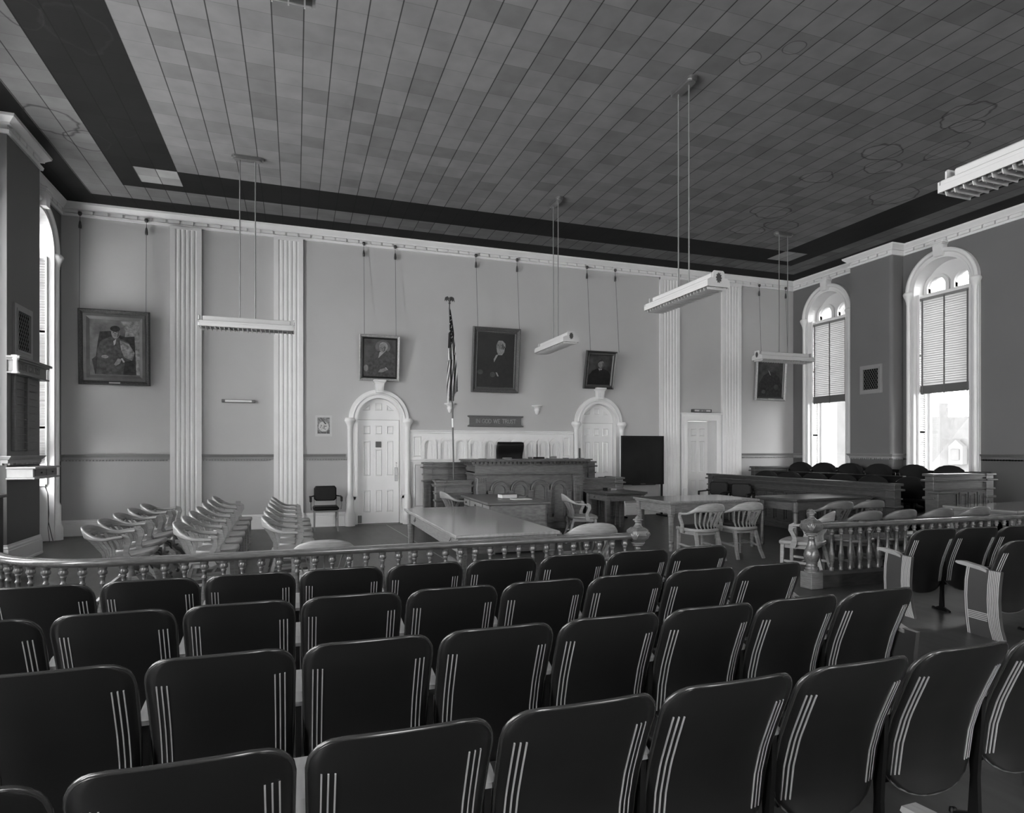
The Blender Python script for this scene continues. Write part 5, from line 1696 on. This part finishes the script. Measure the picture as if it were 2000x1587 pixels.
M_CHAIR = mat('chair_oak', .25, .32, .5, .2, 9, (1, 1, 6))
M_CHAIRD = mat('chair_oak_dark', .10, .3, .5, .2, 9, (1, 1, 6))
AC = Proto(armchair_make(M_CHAIR)); ACC = Proto(armchair_make(M_CHAIR, M_BLACK)); ACD = Proto(armchair_make(M_CHAIRD)); SW = Proto(swivel_make)
FX = -PI / 2        # facing +X (chair front is local +y)
g = 'tilted swivel armchairs at the far left'
ylist = [7.35, 8.05, 8.75, 9.45, 10.15]
lab = ['nearest tilted oak swivel chair of the leftmost file', 'second tilted oak swivel chair from the rail, leftmost file', 'middle tilted oak swivel chair of the leftmost file',
       'fourth tilted oak swivel chair from the rail, leftmost file', 'farthest tilted oak swivel chair, nearest the back wall']
for i, y in enumerate(ylist):
    SW.put(([-1.60, -1.64, -1.66, -1.66, -1.66][i], y, 0), FX + random.uniform(-.02, .02), lab[i], g)
g = 'file of oak armchairs left of centre'
for i, y in enumerate([7.25, 7.85, 8.45, 9.08, 9.75, 10.4, 11.1]):
    AC.put((-.86 - .012 * i, y, 0), FX + random.uniform(-.02, .02), ['nearest', 'second', 'third', 'fourth', 'fifth', 'sixth', 'farthest'][i] + ' oak armchair in the middle file of chairs, counted from the rail', g)
g = 'file of oak armchairs left of the long table'
for i, y in enumerate([7.55, 8.15, 8.75, 9.40, 10.0, 10.6]):
    AC.put((-.03, y, 0), FX + random.uniform(-.02, .02), ['nearest', 'second', 'third', 'fourth', 'fifth', 'farthest'][i] + ' oak armchair in the right-hand file of chairs, counted from the rail', g)
o = AC.put((.24, 6.0, 0), 0, 'oak armchair with its back just behind the left rail', None); o.scale = (1, 1, .95)
AC.put((2.93, 6.04, 0), -.1, 'oak armchair behind the rail at the near corner of the long table', None)
ACC.put((5.50, 7.62, 0), .0, 'oak armchair with black seat, left of the two at the centre table', 'armchairs at the centre table')
ACC.put((6.19, 7.64, 0), -.05, 'oak armchair with black seat, right of the two at the centre table', 'armchairs at the centre table')
AC.put((4.62, 9.72, 0), FX - .25, 'oak armchair between the clerks desk and the plain table', None)
ACC.put((2.80, 11.05, 0), FX + .1, 'armchair with dark seat drawn up to the clerks desk', None)
ACD.put((7.60, 7.36, 0), -.1, 'dark oak armchair, left of the two at the dull topped table', 'armchairs at the dull topped table')
ACD.put((8.19, 7.34, 0), -.1, 'dark oak armchair, right of the two at the dull topped table', 'armchairs at the dull topped table')
AC.put((5.98, 6.14, 0), .55, 'oak armchair turned left beside the carved newel post of the right rail', None)
for i, x in enumerate([6.70, 7.26, 7.88, 8.55]):
    ACD.put((x, 6.12 - .02 * i, 0), random.uniform(-.02, .02), ['first', 'second', 'third', 'fourth'][i] + ' of the four dark oak armchairs lined up behind the right rail', 'armchairs behind the right rail')

# steel armchairs
def steel_make():
    root = thing('steel_armchair', '', 'chair')
    mb = MB(); mb.box(-.24, .24, -.235, .24, .40, .475, .03); mb.build('seat', M_BLACK, root)
    mb = MB()
    mb.loft([[(x, -.235 + y - .0, z) for x, z in [(-.215 + .04, .56), (.215 - .04, .56), (.215, .60), (.215, .81), (.18, .855), (-.18, .855), (-.215, .81), (-.215, .60)]] for y in (.0, .015)], 0, False)
    mb.loft([[(x * k, -.22 + y, .71 + (z - .71) * k) for x, z in [(-.21 + .04, .565), (.21 - .04, .565), (.21, .60), (.21, .81), (.175, .85), (-.175, .85), (-.21, .81), (-.21, .60)]] for y, k in ((0, 1), (.03, 1), (.045, .9))], 0, False)
    mb.build('backrest', M_BLACK, root)
    for sg in (-1, 1):
        mb = MB(); mb.tube([(sg * .21, .21, .41), (sg * .215, .225, 0)], [(.014, .014), (.01, .01)], sq=True); mb.build('leg', M_GREYMETAL, root)
        mb = MB(); mb.tube([(sg * .21, -.24, .66), (sg * .21, -.225, .41), (sg * .21, -.27, .0)], [(.012, .012), (.014, .014), (.01, .01)], sq=True); mb.build('leg', M_GREYMETAL, root)
        mb = MB(); mb.tube([(sg * .275, .17, .42), (sg * .285, .20, .50), (sg * .285, .19, .635)], .012, 8); mb.build('arm_support', M_GREYMETAL, root)
        mb = MB(); mb.box(sg * .285 - .024, sg * .285 + .024, -.17, .22, .635, .665, .012); mb.box(sg * .285 - .022, sg * .285 + .022, .19, .225, .57, .65, .01); mb.tube([(sg * .285, -.16, .65), (sg * .25, -.225, .65), (sg * .21, -.235, .66)], .012, 8); mb.build('armrest', M_BLACK, root)
        mb = MB(); mb.tube([(sg * .21, .215, .22), (sg * .21, -.245, .22)], .006, 6); mb.build('stretcher', M_GREYMETAL, root)
    mb = MB(); mb.box(-.22, .22, -.22, .22, .37, .405, .008); mb.build('seat_frame', M_GREYMETAL, root)
    return root
ST = Proto(steel_make)
g = 'steel armchairs with black padding'
ST.put((.56, 12.72, 0), PI + .0, 'steel armchair with black padding beside the left arched door', g)
ST.put((8.80, 11.62, 0), PI / 2 + .5, 'left steel armchair standing against the jury rail', g)
ST.put((8.83, 10.92, 0), PI / 2 + .5, 'right steel armchair standing against the jury rail', g)
ST.put((5.98, 12.15, 0), PI / 2 + .2, 'dark armchair inside the right witness box', None)

# ------------------------------------------------------------------ jury box
JX, JY0, JY1 = 9.24, 7.66, 12.36
root = thing('jury_box', 'long dark panelled jury box along the right wall', 'jury box', (JX, JY0, 0))
M1 = Matrix.Translation((0, JY1 - JY0, 0)) @ Matrix.Rotation(-PI / 2, 4, 'Z')   # front faces -x
parapet(root, JY1 - JY0, 1.012, .11, M_DARKOAK, 16, (True, True), (.50, .72), 'front_rail', M=M1)
# lower row of small panels
for i in range(16):
    p = (JY1 - JY0 - .16) / 16
    x0 = .08 + i * p + .04; x1 = .08 + (i + 1) * p - .04
    mb = MB(); mb.holed(rect(x0 - .025, x1 + .025, .17, .44), [rect(x0, x1, .2, .41)], -.010, .014, M=M1); mb.build('panel', M_DARKOAK, root)
mb = MB(); M2 = Matrix.Translation((12.28 - JX, 13.2 - JY0, 0)) @ Matrix.Rotation(-PI / 2, 4, 'Z')
parapet(root, 5.0, 1.15, .09, M_DARKW, 0, (False, False), nm='rear_parapet', M=M2)
# short return at the far end behind: its end post shows left
M3 = Matrix.Translation((11.15 - JX, 13.05 - JY0, 0))
parapet(root, 1.2, 1.15, .09, M_DARKOAK, 0, (True, False), nm='end_parapet', M=M3)
mb = MB(); mb.box(10.76 - JX, 10.82 - JX, 8.7 - JY0, 12.1 - JY0, .2, 1.045); mb.box(10.74 - JX, 10.84 - JX, 8.65 - JY0, 12.15 - JY0, 1.04, 1.076, .01); mb.build('middle_rail', M_DARKW, root)
mb = MB(); mb.box(.12, 1.5, .9, JY1 - JY0 + .7, 0, .15); mb.build('front_platform', M_DARKW, root)
mb = MB(); mb.box(1.5, 12.25 - JX, .62, JY1 - JY0 + .85, 0, .33); mb.build('rear_platform', M_DARKW, root)
# end wall facing the camera
JE = 7.12
root = thing('jury_box_end', 'dark panelled end wall of the jury box below the large window', 'panelling', (9.55, JE, 0))
parapet(root, 1.20, 1.185, .10, mat('jury_end_oak', .075, .3, .5, .25, 8, (1, 1, 5)), 5, (True, True), (.20, .86))
mb = MB(); mb.box(-.09, .24, -.10, .02, .0, .88, .006); mb.box(-.14, .30, -.15, .04, .88, .915, .008); mb.box(-.11, .26, -.12, .02, .0, .12, .006)
mb.build('stepped_post', MATS['jury_end_oak'], root)

def juror_make():
    root = thing('juror_chair', '', 'chair')
    m = M_JUROR
    mb = MB()
    pts = []
    top = arc(0, .62, .25, 0, PI, 12)
    prof_ = [(-.19, .47), (.19, .47), (.24, .58), (.255, .70)] + [(.235, .76), (.16, .82), (.07, .85), (0, .855), (-.07, .85), (-.16, .82), (-.235, .76)] + [(-.255, .70), (-.24, .58)]
    rings = []
    for y in (0, .03):
        rings.append([(x, -.22 - .10 * (z - .47) + y + .25 * x * x, z) for x, z in prof_])
    mb.loft(rings, 0, False); mb.build('backrest', m, root)
    mb = MB(); mb.box(-.24, .24, -.21, .24, .42, .47, .02); mb.build('seat', M_JUROR, root)
    for sg in (-1, 1):
        mb = MB(); mb.tube([(sg * .25, -.22, .66), (sg * .28, -.05, .67), (sg * .275, .15, .66), (sg * .265, .19, .58), (sg * .255, .14, .45)], .018, 8); mb.build('armrest', m, root)
    mb = MB(); mb.tube([(0, 0, .42), (0, 0, 0.0)], .035, 10); mb.lathe([(.16, 0), (.15, .03), (.05, .06), (.04, .12)], 16); mb.build('pedestal', m, root)
    return root
JP = Proto(juror_make)
for i, y in enumerate([12.15, 11.42, 10.68, 9.95, 9.15, 8.42]):
    JP.put((11.68, y, .42), PI / 2 + .75, ORD[i] + ' black round-backed chair of the rear jury row, from the far end', 'rear row of juror chairs')
for i, y in enumerate([11.75, 11.02, 10.30, 9.58, 8.88, 8.1]):
    JP.put((10.28, y, .23), PI / 2 + .75, ORD[i] + ' black round-backed chair of the front jury row, from the far end', 'front row of juror chairs')

# ------------------------------------------------------------------ altar-like rail with turned balusters
RY, RZ_ = 5.60, .722
def baluster_mb(mb, x, y, thin=False):
    if not thin:
        mb.lathe([(.030, .17), (.030, .22), (.022, .235), (.03, .25), (.034, .29), (.033, .33), (.022, .40), (.017, .47), (.016, .52), (.022, .525), (.022, .535), (.016, .54), (.017, .575), (.022, .58), (.022, .588), (.018, .592), (.032, .605), (.034, .62), (.028, .635), (.028, .64), (.031, .645), (.031, .675)], 12, (x, y))
    else:
        mb.lathe([(.026, .17), (.026, .205), (.018, .215), (.026, .235), (.018, .25), (.030, .29), (.034, .33), (.028, .38), (.018, .44), (.014, .52), (.013, .585), (.022, .59), (.022, .598), (.016, .602), (.028, .615), (.028, .628), (.02, .634), (.024, .65), (.024, .67)], 12, (x, y))
def railing(name, label, path, n_bal, first, step, thin):
    root = thing(name, label, 'railing', (0, 0, 0))
    pr = [(-.055, RZ_ - .045), (-.06, RZ_ - .03), (-.058, RZ_ - .015), (-.045, RZ_ - .003), (-.02, RZ_), (.02, RZ_), (.045, RZ_ - .003), (.058, RZ_ - .015), (.06, RZ_ - .03), (.055, RZ_ - .045), (.035, RZ_ - .05), (.035, RZ_ - .06), (-.035, RZ_ - .06), (-.035, RZ_ - .05)]
    mb = MB(); n0 = len(mb.v); mb.sweep(pr, path); mb.sm = [len(f) == 4 for f in mb.f]
    mb.build('handrail', M_RAIL, root)
    mb = MB(); mb.sweep([(-.07, 0), (-.07, .14), (-.055, .165), (-.05, .175), (.05, .175), (.055, .165), (.07, .14), (.07, 0)], path); mb.build('base_rail', M_DARKOAK, root)
    # balusters along the path
    pts = [Vector(p) for p in path]
    d = first
    done = 0
    cum = 0
    segl = [(b - a).length for a, b in zip(pts[:-1], pts[1:])]
    total = sum(segl)
    while done < n_bal and d < total - .03:
        q = d
        for (a, b), l in zip(zip(pts[:-1], pts[1:]), segl):
            if q <= l: break
            q -= l
        c = a + (b - a) * (q / l)
        mb = MB(); baluster_mb(mb, 0, 0, thin)
        if done == 0: proto = mb.build('baluster', M_RAIL, root); o = proto
        else:
            o = proto.copy(); COL.objects.link(o); o.parent = root
        o.location = (c.x, c.y, 0)
        d += step; done += 1
    return root
# left rail: straight, then curving back towards the left wall
R_ = 1.13
cxr, cyr = -1.30, RY + R_
curve = [(cxr + R_ * math.cos(-PI / 2 - math.radians(58) * i / 12), cyr + R_ * math.sin(-PI / 2 - math.radians(58) * i / 12)) for i in range(13)]
pth = [(3.28, RY)] + curve + [(-3.60, 7.9)]
railing('bar_railing', 'oak rail with turned balusters crossing the left half and curving back at the left', pth, 62, .13, .1425, False)
railing('bar_railing', 'oak rail with slender vase balusters on the right, starting at the carved newel', [(5.60, RY), (9.9, RY - .06)], 32, .24, .1415, True)
def newel_make():
    root = thing('newel_post', '', 'newel post')
    mb = MB(); mb.box(-.085, .085, -.085, .085, 0, .185, .006); mb.build('base_block', M_OAK, root)
    mb = MB()
    mb.lathe([(.078, .185), (.078, .20), (.06, .205), (.07, .215), (.07, .23), (.05, .24), (.062, .25), (.062, .265), (.05, .275), (.072, .31), (.084, .35), (.084, .385), (.07, .43), (.046, .48), (.036, .53), (.034, .555), (.04, .56), (.034, .57), (.034, .585), (.055, .59), (.058, .60), (.045, .605), (.07, .61), (.072, .622), (.05, .63)], 20)
    mb.build('turned_shaft', M_RAIL, root)
    mb = MB()
    o8 = lambda r, z: [(r * math.cos(PI / 8 + PI / 4 * i) * (1.0), r * math.sin(PI / 8 + PI / 4 * i), z) for i in range(8)]
    c4 = lambda r, z: [(x, y, z) for x, y in ((r, -r * .7), (r, r * .7), (r * .7, r), (-r * .7, r), (-r, r * .7), (-r, -r * .7), (-r * .7, -r), (r * .7, -r))]
    mb.loft([c4(.055, .63), c4(.088, .665), c4(.095, .70), c4(.092, .745), c4(.06, .775)], 0, False)
    bl = mb.build('carved_block', M_RAIL, root)
    mb = MB()
    for k in range(4):
        Mk = Matrix.Rotation(PI / 4 + k * PI / 2, 4, 'Z')
        for j in range(5):
            a = (j - 2) * .35
            mb.tube([(.098, math.sin(a) * .02, .66), (.115, math.sin(a) * .045, .70), (.105, math.sin(a) * .06, .74 - abs(a) * .02)], [.006, .012, .006], 6, M=Mk)
    mb.build('carved_leaves', M_RAIL, bl)
    mb = MB()
    mb.lathe([(.06, .772), (.045, .785), (.030, .805), (.026, .825), (.034, .83), (.034, .838), (.028, .842), (.05, .848), (.052, .855), (.03, .865), (.03, .875), (.012, .892), (0, .896)], 18)
    mb.build('finial', M_RAIL, root)
    return root
NP = Proto(newel_make)
NP.put((5.53, 5.58, 0), 0, 'carved newel post at the start of the right rail', 'carved newel posts')
NP.put((3.30, 5.60, 0), 0, 'carved newel post ending the left rail', 'carved newel posts')

# ------------------------------------------------------------------ theatre seats
ST_TOP = .817
def seat_back_rings(rows, side_y=0.0, shrink=0.0, off=0.0):
    pass
def back_profile(z):
    """y offset of the back panel centre at height z, top edge = 0 ; towards the sitter is +y"""
    pts = [(.817, 0), (.74, .028), (.63, .075), (.53, .115), (.42, .145), (.29, .162), (.18, .155)]
    for (z1, y1), (z0, y0) in zip(pts[:-1], pts[1:]):
        if z >= z0:
            t = (z1 - z) / (z1 - z0)
            return y1 + (y0 - y1) * t
    return .155
def half_width(z):
    if z > .73:
        t = (z - .73) / (.817 - .73)
        t = min(t, 1)
        return .25 - .085 * (1 - math.sqrt(max(0, 1 - t * t)))
    if z > .33: return .243 + (z - .33) / .40 * .007
    t = min((.33 - z) / .14, 1)
    return .243 * math.sqrt(max(0, 1 - t * t)) * 1.0 + .0
def surf(x, z):
    return back_profile(z) + .030 * (abs(x) / .25) ** 3
def seat_make(left_panel=False):
    def mk():
        root = thing('theatre_seat', '', 'seat')
        mb = MB()
        zs = [.817, .8165, .813, .806, .795, .78, .76, .73, .68, .63, .58, .53, .47, .42, .36, .33, .30, .27, .24, .215, .20, .192]
        rings = []
        NX = 14
        for k, (yo, grow) in enumerate(((-.014, 0), (.010, 0))):
            pass
        front = []; back = []
        vs = []; fs = []
        for z in zs:
            hw = max(half_width(z), .004)
            if z >= .8165: hw = .165
            for i in range(NX + 1):
                x = -hw + 2 * hw * i / NX
                vs.append((x, surf(x, z), z))
        nrow = len(zs)
        for j in range(nrow - 1):
            for i in range(NX):
                a = j * (NX + 1) + i
                fs.append((a, a + 1, a + NX + 2, a + NX + 1))
        b = len(vs)
        vs2 = [(x, y + .022, z) for x, y, z in vs]
        fs2 = [tuple(i + b for i in reversed(f)) for f in fs]
        edge = [i for i in range(NX + 1)] + [j * (NX + 1) + NX for j in range(1, nrow)] + [(nrow - 1) * (NX + 1) + i for i in range(NX - 1, -1, -1)] + [j * (NX + 1) for j in range(nrow - 2, 0, -1)]
        ef = [(edge[i], edge[(i + 1) % len(edge)], edge[(i + 1) % len(edge)] + b, edge[i] + b) for i in range(len(edge))]
        mb.add(vs + vs2, fs + fs2, 0, True); mb.sm = [True] * len(mb.f)
        mb.add([], [], 0)
        k0 = 0
        for e in ef:
            mb.f.append(list(e)); mb.mi.append(0); mb.sm.append(False)
        bk = mb.build('backrest', M_SEATB, root)
        # rolled metal rim round the top and sides
        path = []
        for z in [.30, .42, .53, .63, .73, .76, .78, .795, .806, .813]:
            x = -half_width(z); path.append((x, surf(x, z) + .008, z))
        for i in range(9):
            x = -.15 + .3 * i / 8; path.append((x, surf(x, .817) + .008, .818))
        for z in [.813, .806, .795, .78, .76, .73, .63, .53, .42, .30]:
            x = half_width(z); path.append((x, surf(x, z) + .008, z))
        mb = MB(); mb.tube(path, .008, 6); mb.build('rim', M_SEATRIM, bk)
        # lower edge of plywood
        path = []
        for i in range(13):
            a = PI + PI * i / 12
            x = .240 * math.cos(a); z = .33 + .14 * math.sin(a)
            path.append((x, surf(x, z) + .006, z))
        mb = MB(); mb.tube(path, .006, 6); mb.build('lower_edge', mat('plywood_edge', .16, .5, .4) if 'plywood_edge' not in MATS else MATS['plywood_edge'], bk)
        for sg in (-1, 1):
            mb = MB()
            for q in range(3):
                xx = sg * (.216 - q * .0175)
                pts = []
                for i in range(14):
                    z = .715 - i * (.715 - .29) / 13
                    pts.append((xx, surf(xx, z) - .0015, z))
                mb.tube(pts, [(.0022, .0022)] * 14, sq=True)
            mb.build('stripe_inlay', M_STRIPE, bk)
        # folded seat
        mb = MB()
        mb.loft([[(x * k, .205 + y, .40 + (z - .40) * k) for x, z in [(-.20, .24), (-.22, .30), (-.22, .52), (-.19, .57), (.19, .57), (.22, .52), (.22, .30), (.20, .24)]] for y, k in ((0, .96), (.01, 1), (.05, 1), (.065, .95))], 0, False)
        mb.build('folding_seat', M_SEATB, root)
        mb = MB(); mb.box(-.19, .19, .271, .285, .27, .55, .006); mb.build('seat_pad', M_BLACK, root)
        # arm and standard at the left
        def side(x, panel):
            mb = MB()
            ap = [(.15, .562), (.20, .585), (.36, .605), (.42, .60), (.425, .585), (.40, .575), (.20, .555), (.15, .545)]
            Mx = Matrix.Translation((x, 0, 0)) @ Matrix.Rotation(PI / 2, 4, 'Z')
            mb.prism(ap, -.026, .026, M=Mx); mb.build('armrest', M_ARM, root)
            mb = MB()
            if not panel:
                mb.prism([(.15, .55), (.38, .57), (.36, .53), (.22, .48), (.205, .30), (.20, .20), (.21, .04), (.27, .012), (.27, 0), (.10, 0), (.10, .012), (.165, .04), (.17, .2), (.165, .30), (.155, .42)], -.009, .012, M=Mx)
                for yy in (.12, .28): mb.lathe([(.016, 0), (.014, .02), (0, .024)], 8, (x, yy))
                mb.build('standard', M_DARKW, root)
            else:
                left_e = [(.05 + .05 * math.cos((z - .30) * 3.0) - .02, z) for z in [0, .1, .2, .3, .4, .5, .565]]
                lf = [(.00, 0), (.03, .10), (.045, .20), (.05, .32), (.045, .44), (.03, .565)]
                rt_ = [(.33, .575), (.35, .45), (.355, .32), (.35, .2), (.34, .1), (.325, .0)]
                mb.prism(lf + rt_, -.014, .014, M=Mx)
                pn = mb.build('end_panel', M_SIDE, root)
                mb = MB()
                def stripe(pts, w=.0042):
                    for a, b_ in zip(pts[:-1], pts[1:]):
                        mb.prism([(a[0] - w, a[1]), (a[0] + w, a[1]), (b_[0] + w, b_[1]), (b_[0] - w, b_[1])], .0135, .0155, M=Mx)
                for q in range(7):
                    stripe([(p[0] + .008 + q * .0145, p[1]) for p in lf])
                for q in range(2):
                    stripe([(p[0] - .012 - q * .016, p[1]) for p in rt_])
                for q in range(5):
                    z = .135 + q * .0145; mb.prism([(.145, z), (.318, z), (.318, z + .0075), (.145, z + .0075)], .0135, .0155, M=Mx)
                mb.build('stripe_inlay', M_STRIPE, pn)
        side(-.267, left_panel)
        return root, side
    def mk2():
        r, side = mk()
        return r
    return mk2
SEAT = Proto(seat_make(False)); SEATP = Proto(seat_make(True))
# right-hand end arm for aisle seats
def aisle_end():
    root = thing('aisle_standard', '', 'armrest')
    Mx = Matrix.Rotation(PI / 2, 4, 'Z')
    mb = MB(); mb.prism([(.10, .562), (.16, .585), (.36, .605), (.42, .60), (.425, .585), (.40, .575), (.16, .555), (.10, .545)], -.026, .026, M=Mx); mb.build('armrest', M_ARM, root)
    mb = MB(); mb.prism([(.00, 0), (.03, .10), (.045, .20), (.05, .32), (.045, .44), (.03, .565), (.33, .575), (.35, .45), (.355, .32), (.35, .2), (.34, .1), (.325, .0)], -.014, .014, M=Mx); mb.build('end_panel', M_SIDE, root)
    return root
AE = Proto(aisle_end)
PITCH = .534
ROWS = [('farthest row, next to the rail', 4.03, 'fourth row'), ('third row from the camera', 3.27, 'third row'), ('second row from the camera', 2.47, 'second row'), ('nearest row', 1.645, 'nearest row')]
X_END = 2.95          # centre of the aisle seat
for ri, (rn, y, gn) in enumerate(ROWS):
    cnt = [10, 9, 8, 8][ri]
    for k in range(cnt):
        x = X_END - k * PITCH
        who = 'aisle-end' if k == 0 else ORD[k]
        lb = 'black theatre seat, aisle end of the ' + rn if k == 0 else 'black theatre seat, ' + ORD[k] + ' from aisle, ' + rn
        SEAT.put((x, y, 0), 0, lb, 'theatre seats, ' + gn)
    AE.put((X_END + PITCH / 2, y, 0), 0, 'end panel and arm closing the ' + rn, 'aisle end panels')
# seats across the aisle
for ri, (y, rn, c) in enumerate([(4.22, 'front row across the aisle', 4), (3.44, 'second row across the aisle', 3)]):
    for k in range(c):
        pr_ = SEATP if k == 0 else SEAT
        lb = 'black theatre seat with striped end panel, ' + rn if k == 0 else 'black theatre seat, ' + ORD[k] + ' from the aisle in the ' + rn
        pr_.put((5.70 + k * .505, y - k * .05, 0), -.10, lb, 'theatre seats, ' + rn)
# one more seat close to the camera at the lower right, only its arm shows
SEAT.put((1.84, .83, 0), 0, 'theatre seat of which only the pale arm shows at the bottom right edge', None)
